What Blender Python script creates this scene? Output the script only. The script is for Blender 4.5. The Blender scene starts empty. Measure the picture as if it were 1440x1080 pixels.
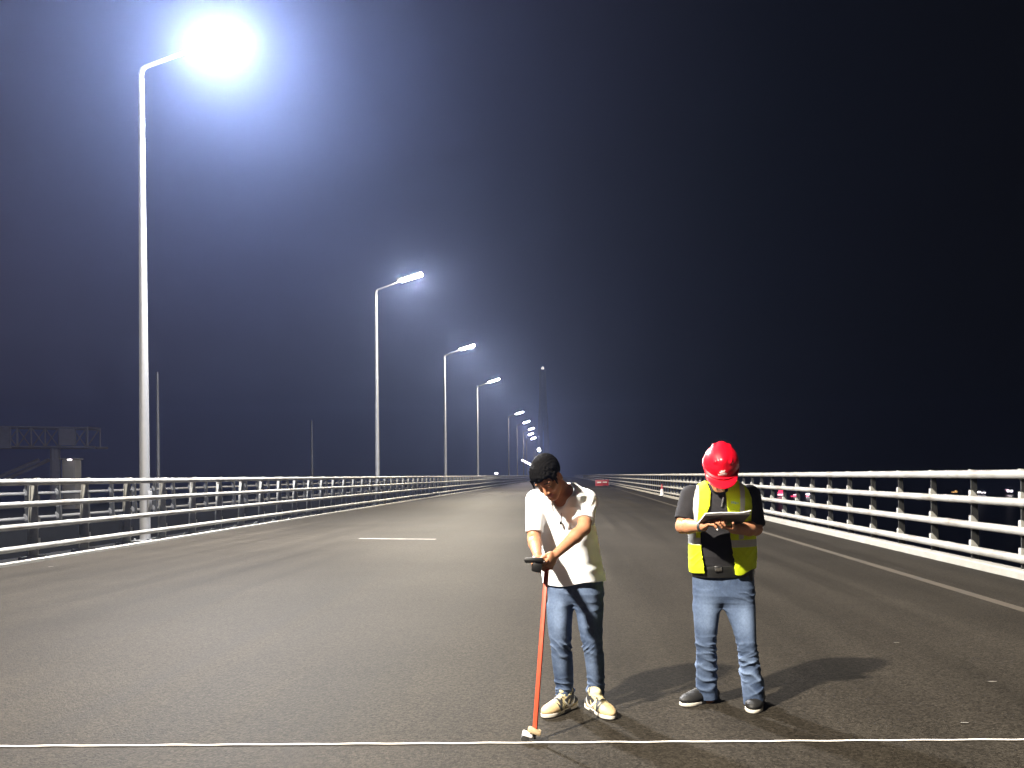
import bpy, bmesh, math, random
import numpy as np
from mathutils import Matrix, Vector
random.seed(7)
sc = bpy.context.scene
C = sc.collection
PI = math.pi

# ------------------------------------------------------------------ camera geometry
FPX, U0, V0, EYE, ROLL = 1082.0, 805.0, 668.0, 1.5, math.radians(0.5)
RC, RS = math.cos(ROLL), math.sin(ROLL)

def P(u, v, Y):
    """real position of a point measured in the photo, given its distance Y down the road"""
    a = (u - U0) / FPX * Y; b = (V0 - v) / FPX * Y
    return np.array((RC * a + RS * b, Y, EYE - RS * a + RC * b))

def G(u, v):
    """point of the road surface measured in the photo"""
    a = (u - U0) / FPX; b = (V0 - v) / FPX
    return P(u, v, EYE / (RS * a - RC * b))

def curve(y):
    return -2.5e-5 * y * y if y < 250 else -2.5e-5 * (250 * 250 + 500 * (y - 250))

# ------------------------------------------------------------------ object helpers
def tag(o, label=None, cat=None, group=None, kind=None):
    if label: o['label'] = label
    if cat: o['category'] = cat
    if group: o['group'] = group
    if kind: o['kind'] = kind
    return o

def empty(name, loc=(0, 0, 0), rz=0.0, parent=None):
    o = bpy.data.objects.new(name, None); C.objects.link(o)
    o.location = loc; o.rotation_euler = (0, 0, rz); o.empty_display_size = 0.1
    o.parent = parent
    return o

def smooth(me, ang=None):
    me.polygons.foreach_set('use_smooth', [True] * len(me.polygons))
    if ang is not None:
        me.set_sharp_from_angle(angle=math.radians(ang))

def link(name, me, mat=None, parent=None):
    o = bpy.data.objects.new(name, me); C.objects.link(o)
    if mat is not None:
        for m in (mat if isinstance(mat, (list, tuple)) else [mat]): me.materials.append(m)
    o.parent = parent
    return o

def obj(name, bm, mat=None, parent=None, sm=35):
    bmesh.ops.recalc_face_normals(bm, faces=bm.faces)
    me = bpy.data.meshes.new(name); bm.to_mesh(me); bm.free()
    if sm: smooth(me, sm)
    return link(name, me, mat, parent)

def add_box(bm, c, s, M=None, bev=0.0, mi=0):
    """box centred at c of full size s, optional 4x4 M applied afterwards"""
    r = bmesh.ops.create_cube(bm, size=1.0)
    vs = r['verts']
    for v in vs: v.co = Vector((v.co.x * s[0] + c[0], v.co.y * s[1] + c[1], v.co.z * s[2] + c[2]))
    fs = set(f for v in vs for f in v.link_faces)
    if bev:
        es = list(set(e for v in vs for e in v.link_edges))
        r2 = bmesh.ops.bevel(bm, geom=es, offset=bev, segments=2, affect='EDGES', profile=0.5)
        fs = set(f for f in r2['faces']) | set(f for f in fs if f.is_valid)
        vs = list(set(v for f in fs for v in f.verts))
    for f in fs: f.material_index = mi
    if M is not None:
        for v in vs: v.co = M @ v.co
    return vs

def add_tube(bm, pts, rad, seg=12, caps=True, flat=1.0, mi=0):
    """tube along points; rad a number or one per point; flat squeezes the local vertical"""
    pts = [Vector(p) for p in pts]; n = len(pts)
    if not hasattr(rad, '__len__'): rad = [rad] * n
    rings = []
    ref = None
    for i, p in enumerate(pts):
        t = (pts[min(i + 1, n - 1)] - pts[max(i - 1, 0)]).normalized()
        if ref is None:
            ref = Vector((0, 0, 1)) if abs(t.z) < 0.9 else Vector((1, 0, 0))
        a = t.cross(ref).normalized(); b = a.cross(t).normalized(); ref = b
        rings.append([bm.verts.new(p + a * math.cos(2 * PI * k / seg) * rad[i] + b * math.sin(2 * PI * k / seg) * rad[i] * flat) for k in range(seg)])
    for i in range(n - 1):
        for k in range(seg):
            f = bm.faces.new((rings[i][k], rings[i][(k + 1) % seg], rings[i + 1][(k + 1) % seg], rings[i + 1][k])); f.material_index = mi
    if caps:
        f = bm.faces.new(rings[0][::-1]); f.material_index = mi
        f = bm.faces.new(rings[-1]); f.material_index = mi

def add_lathe(bm, prof, seg=24, c=(0, 0, 0), M=None, mi=0):
    rings = []
    for r, z in prof:
        ring = []
        for k in range(seg):
            co = Vector((r * math.cos(2 * PI * k / seg), r * math.sin(2 * PI * k / seg), z))
            if M is not None: co = M @ co
            ring.append(bm.verts.new(co + Vector(c)))
        rings.append(ring)
    for i in range(len(prof) - 1):
        for k in range(seg):
            f = bm.faces.new((rings[i][k], rings[i][(k + 1) % seg], rings[i + 1][(k + 1) % seg], rings[i + 1][k])); f.material_index = mi
    f = bm.faces.new(rings[0][::-1]); f.material_index = mi
    f = bm.faces.new(rings[-1]); f.material_index = mi

# ------------------------------------------------------------------ materials
def new_mat(name):
    m = bpy.data.materials.new(name); m.use_nodes = True
    nt = m.node_tree; b = nt.nodes['Principled BSDF']
    return m, nt, b

def N(nt, t, **kw):
    n = nt.nodes.new(t)
    for k, v in kw.items():
        if k in n.inputs: n.inputs[k].default_value = v
        else: setattr(n, k, v)
    return n

def mat(name, col, rough=0.6, metal=0.0, var=0.12, scale=30.0, bump=0.0, bscale=None, spec=0.5, coat=0.0, dirt=None):
    m, nt, b = new_mat(name)
    tc = N(nt, 'ShaderNodeTexCoord')
    nz = N(nt, 'ShaderNodeTexNoise', Scale=scale, Detail=5.0)
    nt.links.new(tc.outputs['Object'], nz.inputs['Vector'])
    mix = N(nt, 'ShaderNodeMix', data_type='RGBA')
    mix.inputs[6].default_value = tuple(c * (1 - var) for c in col) + (1,)
    mix.inputs[7].default_value = tuple(min(1, c * (1 + var)) for c in col) + (1,)
    nt.links.new(nz.outputs['Fac'], mix.inputs[0])
    out = mix.outputs[2]
    if dirt:
        n2 = N(nt, 'ShaderNodeTexNoise', Scale=dirt[1], Detail=8.0)
        nt.links.new(tc.outputs['Object'], n2.inputs['Vector'])
        rp = N(nt, 'ShaderNodeMapRange'); rp.inputs[1].default_value = 0.5; rp.inputs[2].default_value = 0.72
        nt.links.new(n2.outputs['Fac'], rp.inputs[0])
        mx = N(nt, 'ShaderNodeMix', data_type='RGBA'); mx.inputs[7].default_value = dirt[0] + (1,)
        nt.links.new(rp.outputs[0], mx.inputs[0]); nt.links.new(out, mx.inputs[6]); out = mx.outputs[2]
    nt.links.new(out, b.inputs['Base Color'])
    b.inputs['Roughness'].default_value = rough; b.inputs['Metallic'].default_value = metal
    b.inputs['Specular IOR Level'].default_value = spec
    b.inputs['Coat Weight'].default_value = coat
    if bump:
        nb = N(nt, 'ShaderNodeTexNoise', Scale=bscale or scale, Detail=6.0)
        nt.links.new(tc.outputs['Object'], nb.inputs['Vector'])
        bp = N(nt, 'ShaderNodeBump', Strength=bump, Distance=0.01)
        nt.links.new(nb.outputs['Fac'], bp.inputs['Height']); nt.links.new(bp.outputs['Normal'], b.inputs['Normal'])
    return m

def vmat(name, rough=0.7, bump=0.0, bscale=200.0, var=0.10, vscale=60.0, spec=0.4, coat=0.0, weave=False, sss=0.0):
    """material whose colour comes from the mesh's own colour attribute (printed cloth, panels, features)"""
    m, nt, b = new_mat(name)
    at = N(nt, 'ShaderNodeAttribute'); at.attribute_name = 'Col'
    tc = N(nt, 'ShaderNodeTexCoord')
    nz = N(nt, 'ShaderNodeTexNoise', Scale=vscale, Detail=6.0)
    nt.links.new(tc.outputs['Object'], nz.inputs['Vector'])
    mr = N(nt, 'ShaderNodeMapRange'); mr.inputs[1].default_value = 0.3; mr.inputs[2].default_value = 0.7
    mr.inputs[3].default_value = 1 - var; mr.inputs[4].default_value = 1 + var
    nt.links.new(nz.outputs['Fac'], mr.inputs[0])
    mx = N(nt, 'ShaderNodeVectorMath', operation='SCALE')
    nt.links.new(at.outputs['Color'], mx.inputs[0]); nt.links.new(mr.outputs[0], mx.inputs['Scale'])
    nt.links.new(mx.outputs[0], b.inputs['Base Color'])
    b.inputs['Roughness'].default_value = rough; b.inputs['Specular IOR Level'].default_value = spec
    b.inputs['Coat Weight'].default_value = coat
    if sss:
        b.inputs['Subsurface Weight'].default_value = sss
        b.inputs['Subsurface Radius'].default_value = (0.012, 0.005, 0.003)
        b.inputs['Subsurface Scale'].default_value = 0.5
    if bump:
        nb = N(nt, 'ShaderNodeTexNoise', Scale=bscale, Detail=4.0)
        nt.links.new(tc.outputs['Object'], nb.inputs['Vector'])
        bp = N(nt, 'ShaderNodeBump', Strength=bump, Distance=0.004)
        nt.links.new(nb.outputs['Fac'], bp.inputs['Height']); nt.links.new(bp.outputs['Normal'], b.inputs['Normal'])
    return m

def emit(name, col, strength):
    m, nt, b = new_mat(name)
    nt.nodes.remove(b)
    e = N(nt, 'ShaderNodeEmission', Strength=strength); e.inputs['Color'].default_value = col + (1,)
    nt.links.new(e.outputs[0], nt.nodes['Material Output'].inputs['Surface'])
    return m

LAMP = 4600.0
M = {}
M['white_paint'] = mat('white_paint', (0.29, 0.283, 0.26), 0.42, var=0.12, scale=3.0, bump=0.05, bscale=40, dirt=((0.17, 0.15, 0.125), 2.3))
M['post_grey'] = mat('post_grey', (0.31, 0.31, 0.295), 0.55, var=0.10, scale=5.0, dirt=((0.20, 0.20, 0.185), 4.0))
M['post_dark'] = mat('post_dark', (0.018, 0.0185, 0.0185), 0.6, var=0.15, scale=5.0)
M['dimmed_paint'] = mat('dimmed_white_paint', (0.235, 0.23, 0.21), 0.45, var=0.12, scale=3.0, dirt=((0.16, 0.14, 0.115), 2.3))  # railing white darkened in colour to offset the strong light of near lamps
M['rail_dull'] = mat('rail_dull', (0.13, 0.13, 0.13), 0.6, var=0.15, scale=4.0)
M['saddle_paint'] = mat('saddle_paint', (0.34, 0.34, 0.315), 0.5, var=0.10, scale=9.0)
M['galvanised'] = mat('galvanised', (0.22, 0.223, 0.23), 0.5, metal=0.2, var=0.1, scale=9)
M['lamp_body'] = mat('lamp_body', (0.45, 0.46, 0.48), 0.45, metal=0.2, var=0.06, scale=12)
M['dark_lens'] = mat('dark_lens', (0.12, 0.12, 0.13), 0.2, var=0.05)
M['lit_lens'] = emit('lit_lens', (1.0, 0.905, 0.76), LAMP * 5.4)
M['lit_lens_new'] = emit('lit_lens_new', (0.93, 0.92, 0.93), LAMP * 2.3)
M['lit_lens_aged'] = emit('lit_lens_aged', (1.0, 0.90, 0.72), LAMP * 1.0)
M['lit_lens_pinkish'] = emit('lit_lens_pinkish', (1.0, 0.86, 0.80), LAMP * .32)
M['kerb'] = mat('kerb_concrete', (0.25, 0.24, 0.21), 0.8, var=0.15, scale=8, bump=0.2, bscale=60, dirt=((0.3, 0.28, 0.25), 2.5))
M['deck'] = mat('deck_concrete', (0.008, 0.008, 0.008), 0.95, spec=0.05, var=0.25, scale=6, bump=0.3, bscale=50)
M['water'] = mat('river_water', (0.006, 0.008, 0.010), 0.25, var=0.1, scale=0.05, bump=0.25, bscale=0.4)
M['dark_steel'] = mat('dark_steel', (0.055, 0.057, 0.065), 0.6, var=0.2, scale=6)
M['steel_dim'] = mat('weathered_steel', (0.36, 0.34, 0.39), 0.6, var=0.2, scale=2)
M['pylon'] = mat('pylon_concrete', (0.12, 0.12, 0.12), 0.8, var=0.1, scale=0.1)
M['dark_wall'] = mat('dark_wall', (0.06, 0.055, 0.05), 0.8, var=0.2, scale=0.2)
M['red_plastic'] = mat('red_plastic', (0.34, 0.018, 0.024), 0.4, var=0.08, scale=12)
M['white_plastic'] = mat('white_plastic', (0.78, 0.76, 0.74), 0.4, var=0.05, scale=12)
M['black_rubber'] = mat('black_rubber', (0.02, 0.02, 0.02), 0.6, var=0.2, scale=30)
M['rod_red'] = mat('rod_red_paint', (0.42, 0.052, 0.022), 0.45, var=0.10, scale=18, dirt=((0.30, 0.08, 0.04), 9.0))
M['beige_plastic'] = mat('beige_plastic', (0.36, 0.27, 0.16), 0.5, var=0.08, scale=40)
M['black_plastic'] = mat('black_plastic', (0.005, 0.0048, 0.005), 0.5, spec=0.25, var=0.15, scale=40)
M['cord'] = mat('cord_white', (0.80, 0.76, 0.72), 0.8, var=0.12, scale=60, bump=0.4, bscale=300)
M['paper'] = mat('paper', (0.80, 0.79, 0.78), 0.8, var=0.03, scale=20)
M['board'] = mat('clipboard_back', (0.12, 0.11, 0.105), 0.6, var=0.12, scale=25)
M['chrome'] = mat('chrome', (0.7, 0.7, 0.7), 0.25, metal=1.0, var=0.05)
M['leather'] = mat('belt_leather', (0.006, 0.006, 0.006), 0.45, var=0.2, scale=50)
M['white_mark'] = mat('road_paint', (0.125, 0.115, 0.098), 0.75, var=0.18, scale=12, dirt=((0.04, 0.037, 0.032), 6.0))
M['yellow_mark'] = mat('faded_yellow_line', (0.050, 0.038, 0.024), 0.8, var=0.2, scale=8, dirt=((0.030, 0.026, 0.020), 3.0))
M['dark_joint'] = mat('joint_rubber', (0.03, 0.03, 0.03), 0.7, var=0.2, scale=8)
M['beacon'] = emit('beacon', (1.0, 0.98, 0.95), 2.5)
M['lit_white'] = emit('lit_white', (1.0, 0.90, 0.95), 12.0)
M['lit_pink'] = emit('lit_pink', (1.0, 0.55, 0.62), 6.0)
M['lit_red'] = emit('lit_red', (1.0, 0.05, 0.14), 6.0)
M['lit_orange'] = emit('lit_orange', (1.0, 0.55, 0.18), 2.5)
M['flood'] = emit('flood_tube', (1.0, 0.92, 0.98), 14.0)

# asphalt
def asphalt():
    m, nt, b = new_mat('asphalt')
    tc = N(nt, 'ShaderNodeTexCoord')
    big = N(nt, 'ShaderNodeTexNoise', Scale=0.35, Detail=4.0); nt.links.new(tc.outputs['Object'], big.inputs['Vector'])
    mp = N(nt, 'ShaderNodeMapping'); mp.inputs['Scale'].default_value = (2.2, 0.06, 1)
    nt.links.new(tc.outputs['Object'], mp.inputs['Vector'])
    streak = N(nt, 'ShaderNodeTexNoise', Scale=1.0, Detail=5.0); nt.links.new(mp.outputs[0], streak.inputs['Vector'])
    fine = N(nt, 'ShaderNodeTexNoise', Scale=58.0, Detail=6.0, Roughness=0.75); nt.links.new(tc.outputs['Object'], fine.inputs['Vector'])
    vor = N(nt, 'ShaderNodeTexVoronoi', Scale=85.0); nt.links.new(tc.outputs['Object'], vor.inputs['Vector'])
    ramp = N(nt, 'ShaderNodeMapRange'); ramp.inputs[1].default_value = 0.3; ramp.inputs[2].default_value = 0.72
    ramp.inputs[3].default_value = 0.40; ramp.inputs[4].default_value = 1.70
    nt.links.new(fine.outputs['Fac'], ramp.inputs[0])
    r2 = N(nt, 'ShaderNodeMapRange'); r2.inputs[1].default_value = 0.3; r2.inputs[2].default_value = 0.7
    r2.inputs[3].default_value = 0.76; r2.inputs[4].default_value = 1.24
    nt.links.new(streak.outputs['Fac'], r2.inputs[0])
    r3 = N(nt, 'ShaderNodeMapRange'); r3.inputs[1].default_value = 0.3; r3.inputs[2].default_value = 0.7
    r3.inputs[3].default_value = 0.82; r3.inputs[4].default_value = 1.18
    nt.links.new(big.outputs['Fac'], r3.inputs[0])
    m1 = N(nt, 'ShaderNodeMath', operation='MULTIPLY'); nt.links.new(ramp.outputs[0], m1.inputs[0]); nt.links.new(r2.outputs[0], m1.inputs[1])
    vc = N(nt, 'ShaderNodeTexVoronoi', Scale=62.0); nt.links.new(tc.outputs['Object'], vc.inputs['Vector'])
    sx = N(nt, 'ShaderNodeSeparateColor'); nt.links.new(vc.outputs['Color'], sx.inputs[0])
    sm_ = N(nt, 'ShaderNodeMapRange'); sm_.inputs[3].default_value = 0.62; sm_.inputs[4].default_value = 1.38
    nt.links.new(sx.outputs[0], sm_.inputs[0])
    m0 = N(nt, 'ShaderNodeMath', operation='MULTIPLY'); nt.links.new(m1.outputs[0], m0.inputs[0]); nt.links.new(sm_.outputs[0], m0.inputs[1]); m1 = m0
    m2 = N(nt, 'ShaderNodeMath', operation='MULTIPLY'); nt.links.new(m1.outputs[0], m2.inputs[0]); nt.links.new(r3.outputs[0], m2.inputs[1])
    vs = N(nt, 'ShaderNodeVectorMath', operation='SCALE'); vs.inputs[0].default_value = (0.0222, 0.0191, 0.0150)
    nt.links.new(m2.outputs[0], vs.inputs['Scale']); nt.links.new(vs.outputs[0], b.inputs['Base Color'])
    rr = N(nt, 'ShaderNodeMapRange'); rr.inputs[3].default_value = 0.56; rr.inputs[4].default_value = 0.70
    nt.links.new(streak.outputs['Fac'], rr.inputs[0]); nt.links.new(rr.outputs[0], b.inputs['Roughness'])
    add = N(nt, 'ShaderNodeMath', operation='ADD'); nt.links.new(fine.outputs['Fac'], add.inputs[0]); nt.links.new(vor.outputs['Distance'], add.inputs[1])
    bp = N(nt, 'ShaderNodeBump', Strength=0.28, Distance=0.005)
    nt.links.new(add.outputs[0], bp.inputs['Height']); nt.links.new(bp.outputs['Normal'], b.inputs['Normal'])
    b.inputs['Specular IOR Level'].default_value = 0.034
    return m
M['asphalt'] = asphalt()

# ------------------------------------------------------------------ setting
YN, YF = -45.0, 620.0
def ys_list(a, b):
    out = [a]; y = a
    while y < b:
        y = min(b, y + (4 if y < 120 else 15)); out.append(y)
    return out

def strip(name, prof, mt, a=YN, b=YF, kind='structure', sm=None):
    """sheet or moulding following the road: prof is a list of (x, z)"""
    bm = bmesh.new(); prev = None
    for y in ys_list(a, b):
        ring = [bm.verts.new((x + curve(y), y, z)) for x, z in prof]
        if prev:
            for k in range(len(prof) - 1):
                bm.faces.new((prev[k], prev[k + 1], ring[k + 1], ring[k]))
        prev = ring
    o = obj(name, bm, mt, None, sm)
    if kind: o['kind'] = kind
    return o

XL, XR = -9.78, 6.18
strip('road', [(XL, 0), (XR, 0)], M['asphalt'])
strip('kerb', [(XL - 0.10, -0.03), (XL - 0.10, 0.05), (XL - 0.09, 0.06), (XL - 0.015, 0.06), (XL, 0.045), (XL, -0.03)], M['kerb'])
strip('kerb', [(XR, -0.03), (XR, 0.10), (XR + 0.02, 0.12), (XR + 0.19, 0.12), (XR + 0.20, 0.11), (XR + 0.20, -0.03)], M['kerb'])
strip('bridge_deck', [(XL - 0.97, -0.9), (XL - 0.97, -0.004), (XL - 0.02, -0.004), (XL - 0.02, -0.02), (XR + 0.02, -0.02), (XR + 0.02, -0.004), (XR + 0.75, -0.004), (XR + 0.75, -0.9), (XL - 0.97, -0.9)], M['deck'])
strip('bridge_deck', [(-34.0, -0.9), (-34.0, 0.0), (-17.2, 0.0), (-17.2, -0.9), (-34, -0.9)], M['deck'])
strip('edge_line', [(4.78, 0.004), (4.93, 0.004)], M['yellow_mark'])

def flat_quad(name, pts, mt, z=0.004, n=10):
    bm = bmesh.new()
    bm.faces.new([bm.verts.new((p[0], p[1], z)) for p in pts])
    o = obj(name, bm, mt, None, None); o['kind'] = 'structure'
    return o
a, b_ = G(505, 757.5), G(613, 758.5)
flat_quad('road_marking', [(a[0], a[1] - .11), (b_[0], b_[1] - .11), (b_[0], b_[1] + .11), (a[0], a[1] + .11)], M['white_mark'])
flat_quad('expansion_joint', [(XL, 84.6), (XR - .3, 84.6), (XR - .3, 86.0), (XL, 86.0)], M['dark_joint'])
for u, v, w in ((1260, 904, .07), (1395, 959, .09), (1356, 1017, .06), (72, 797, .12)):
    g = G(u, v); bm = bmesh.new()
    k = 9; bm.faces.new([bm.verts.new((g[0] + math.cos(i * 2 * PI / k) * w * .5 * random.uniform(.6, 1.1), g[1] + math.sin(i * 2 * PI / k) * w * .22 * random.uniform(.5, 1.2), .004)) for i in range(k)])
    o = obj('paint_speck', bm, M['white_mark'], None, None); o['kind'] = 'structure'

bm = bmesh.new()
bm.faces.new([bm.verts.new(p) for p in ((-6000, -400, -32), (6000, -400, -32), (6000, 9000, -32), (-6000, 9000, -32))])
o = obj('river', bm, M['water'], None, None); o['kind'] = 'structure'

# ------------------------------------------------------------------ bridge railings
RAIL_Z = (1.455, 1.055, 0.655, 0.265)
def make_railing(name, X, out, y0, step, npost, label, zoff=0.0, far=520.0, first=0, rr=0.056, pmat='post_grey', rmat='white_paint', smat='saddle_paint', pw=0.8):
    """four tubular rails on upright plates; out = +1/-1 towards the outside of the bridge"""
    root = empty(name, (X + curve(y0), y0, zoff))
    L = Vector(root.location)
    for i, z in enumerate(RAIL_Z):
        bm = bmesh.new()
        r = rr * (1.10 if i == 0 else 1.0)
        pts, rad = [], []
        y = -8.0
        while y < far:
            pts.append((X + curve(y) - L.x, y - L.y, z)); rad.append(r)
            y += 3.0 if y < 120 else 12.0
        add_tube(bm, pts, rad, 14)
        # sleeve joints every four posts
        k = 0
        while k < 28:
            yj = y0 + (k * 4 + 2.5) * step
            add_tube(bm, [(X + curve(yj) - L.x, yj - .11 - L.y, z), (X + curve(yj) - L.x, yj + .11 - L.y, z)], r * 1.06, 14)
            k += 1
        obj('rail', bm, M[rmat], root)
    def post_bm(bm, ox, oy):
        # tapered web plate outside the rails, with a narrow flange behind and saddle lugs on the rails
        t = 0.011
        prof = [(out * 0.02, 0.02), (out * 0.24 * pw, 0.02), (out * 0.20 * pw, 0.60), (out * 0.16 * pw, 1.44), (out * 0.03, 1.50), (out * 0.02, 1.40)]
        for i, z in enumerate(RAIL_Z[::-1]):
            pass
        fr = [bm.verts.new((ox + x, oy - t, z)) for x, z in prof]; bk = [bm.verts.new((ox + x, oy + t, z)) for x, z in prof]
        bm.faces.new(fr); bm.faces.new(bk[::-1])
        for i in range(len(prof)):
            j = (i + 1) % len(prof); bm.faces.new((fr[i], bk[i], bk[j], fr[j]))
        # rear flange
        a0, a1 = Vector((ox + out * (0.24 * pw + .005), oy, 0.02)), Vector((ox + out * (0.16 * pw + .005), oy, 1.43))
        d = Vector((out * 0.006, 0, 0)); w = Vector((0, 0.055 * pw, 0))
        q = [bm.verts.new(a0 + s1 * d + s2 * w) for s1, s2 in ((-1, -1), (1, -1), (1, 1), (-1, 1))]
        p_ = [bm.verts.new(a1 + s1 * d + s2 * w) for s1, s2 in ((-1, -1), (1, -1), (1, 1), (-1, 1))]
        bm.faces.new(q); bm.faces.new(p_[::-1])
        for i in range(4): bm.faces.new((q[i], p_[i], p_[(i + 1) % 4], q[(i + 1) % 4]))
    def saddle_bm(bm, ox, oy, z):
        # curved seat clasping the rail from behind and rising against the post
        pr = []
        for k in range(9):
            an = math.radians(-70 + 17.5 * k)
            pr.append((ox + out * (math.cos(an) * (rr + .012)), z + math.sin(an) * (rr + .012)))
        hh = 0.078 if z > 1.4 else 0.150
        pr = [(ox + out * .02, z - rr - .012)] + pr[2:6] + [(ox + out * .005, z + rr - .004), (ox + out * 0.0, z + hh), (ox + out * 0.03, z + hh), (ox + out * 0.11, z + .06), (ox + out * 0.11, z - 0.05)]
        pr = [pr[0], (ox + out * .0, z - rr + .01), (ox - out * .005, z + rr - .004)] + pr[6:]
        fr = [bm.verts.new((x, oy - .032, zz)) for x, zz in pr]; bk = [bm.verts.new((x, oy + .032, zz)) for x, zz in pr]
        bm.faces.new(fr); bm.faces.new(bk[::-1])
        for i in range(len(pr)):
            j = (i + 1) % len(pr); bm.faces.new((fr[i], bk[i], bk[j], fr[j]))
    def base_bm(bm, ox, oy):
        add_box(bm, (ox + out * 0.13, oy, 0.012), (0.30, 0.44, 0.03), None, 0.004)
        add_box(bm, (ox + out * 0.13, oy, 0.045), (0.26, 0.40, 0.05), None, 0.004)
        for dx in (0.03, 0.23):
            for dy in (-0.17, 0.17):
                add_lathe(bm, [(0.016, 0.02), (0.016, 0.042), (0.010, 0.046)], 8, (ox + out * dx, oy + dy, 0.045))
    pm = sm_ = bmn = None
    for k in range(npost):
        y = y0 + k * step
        loc = (X + curve(y) - L.x, y - L.y, 0)
        if pm is None:
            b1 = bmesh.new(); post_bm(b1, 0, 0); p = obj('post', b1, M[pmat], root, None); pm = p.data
            b2 = bmesh.new()
            base_bm(b2, 0, 0); q = obj('base_plate', b2, M[smat], p); bmn = q.data
            sms = []
            for z in RAIL_Z:
                b3 = bmesh.new(); saddle_bm(b3, 0, 0, z); s = obj('saddle', b3, M[smat], p, 40); sms.append(s.data)
        else:
            p = link('post', pm, None, root)
            link('base_plate', bmn, None, p)
            if k < 34:
                for s in sms: link('saddle', s, None, p)
        p.location = loc
    # posts farther off than the hundred nearest: one object
    bm = bmesh.new(); y = y0 + npost * step
    while y < min(far, 300):
        post_bm(bm, X + curve(y) - L.x, y - L.y); y += step
    o = obj('post', bm, M[pmat], root, None); o['kind'] = 'stuff'
    tag(root, label, 'railing', 'bridge railings')
    return root

make_railing('bridge_railing', -9.93, -1, 12.6 - 1.5 * 5 + 0.22, 1.5, 100, 'white four-rail bridge railing along the left road edge, in front of the lit lamp poles', rmat='dimmed_paint')
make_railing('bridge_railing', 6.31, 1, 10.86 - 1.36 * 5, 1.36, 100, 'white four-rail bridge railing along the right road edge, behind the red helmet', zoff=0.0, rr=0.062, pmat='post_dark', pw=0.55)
make_railing('bridge_railing', -17.45, 1, 20.0, 1.5, 70, 'dim railing of the neighbouring carriageway, seen through gaps of the left railing', far=300, pmat='post_dark', rmat='rail_dull', smat='rail_dull')

# ------------------------------------------------------------------ street lamps
def make_lamp(lens, lw=0.60, ld=0.225, deep=0.17):
    root = empty('street_lamp')
    bm = bmesh.new()
    add_tube(bm, [(0, 0, 0.02), (0, 0, 3.0), (0, 0, 7.0), (0, 0, 11.2)], [0.118, 0.104, 0.084, 0.060], 20)
    pole = obj('pole', bm, M['galvanised'], root)
    bm = bmesh.new(); add_box(bm, (0, 0, 0.012), (0.42, 0.42, 0.024), None, 0.004)
    for sx in (-1, 1):
        for sy in (-1, 1): add_lathe(bm, [(0.025, 0.024), (0.025, 0.06), (0.015, 0.065)], 8, (sx * .16, sy * .16, 0))
    obj('base_plate', bm, M['galvanised'], pole)
    bm = bmesh.new(); add_box(bm, (0.125, 0, 1.0), (0.03, 0.14, 0.42), None, 0.01); obj('access_door', bm, M['galvanised'], pole)
    # arm
    bm = bmesh.new()
    pts = [(0, 0, 11.15), (0, 0, 11.32), (0.03, 0, 11.42), (0.12, 0, 11.49), (0.30, 0, 11.55), (0.9, 0, 11.76), (1.35, 0, 11.92)]
    add_tube(bm, pts, [0.058, 0.056, 0.053, 0.05, 0.047, 0.044, 0.04], 14)
    obj('arm', bm, M['galvanised'], root)
    # head, tilted with the arm
    T = Matrix.Translation((1.86, 0, 12.09)) @ Matrix.Rotation(-math.radians(17), 4, 'Y')
    bm = bmesh.new()
    add_box(bm, (0, 0, 0.06), (1.30, 0.50, 0.10), T, 0.03)
    add_box(bm, (-0.50, 0, 0.09), (0.42, 0.26, 0.16), T, 0.03)
    for k in range(9): add_box(bm, (-0.2 + k * .085, 0, 0.125), (0.012, 0.40, 0.05), T)
    hd = obj('lamp_head', bm, M['lamp_body'], root)
    bm = bmesh.new()
    # bowl shaped diffuser under the housing
    nx, ny = 16, 10; grid = {}
    for i in range(nx + 1):
        for j in range(ny + 1):
            x = -1 + 2 * i / nx; y = -1 + 2 * j / ny
            d = -deep * max(0.0, (1 - x ** 6) * (1 - y ** 4)) ** 0.6
            grid[i, j] = bm.verts.new(T @ Vector((x * lw + .03, y * ld, 0.008 + d)))
    for i in range(nx):
        for j in range(ny): bm.faces.new((grid[i, j], grid[i, j + 1], grid[i + 1, j + 1], grid[i + 1, j]))
    obj('diffuser', bm, M[lens], hd, 60)
    return root

def copy_tree(o, parent=None):
    c = o.copy(); C.objects.link(c); c.parent = parent
    for ch in o.children: copy_tree(ch, c)
    return c

newest = make_lamp('lit_lens_new'); lamp = make_lamp('lit_lens', .36, .17, .09); aged = make_lamp('lit_lens_aged', deep=.04); pinkish = make_lamp('lit_lens_pinkish', deep=.05)
names = {0: 'lit street lamp standing behind the photographer by the left railing',
         1: 'nearest lit street lamp, largest glare, tall pale pole at far left', 2: 'lit street lamp on the second pole from the camera along the left railing',
         3: 'lit street lamp on the third pole from the camera', 4: 'lit street lamp on the fourth pole, last before the gap in the row',
         6: 'first lit street lamp beyond the gap in the row of lamps', 7: 'second lit street lamp beyond the gap in the row', 8: 'third lit street lamp beyond the gap in the row',
         9: 'fourth lit street lamp beyond the gap in the row', 10: 'fifth lit street lamp beyond the gap, last of the close cluster',
         14: 'small far lit street lamp just above the hair of the man in white', 15: 'far lit street lamp second above the hair of the man in white',
         18: 'tiny lit street lamp touching the hair of the man in white', 19: 'tiny far lit street lamp half behind the bare black hair', 20: 'farthest lit street lamp, hidden in the glow behind the head of the man in white'}
LX, LS, LY1 = -10.36, 22.4, 18.65
seen = set()
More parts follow.
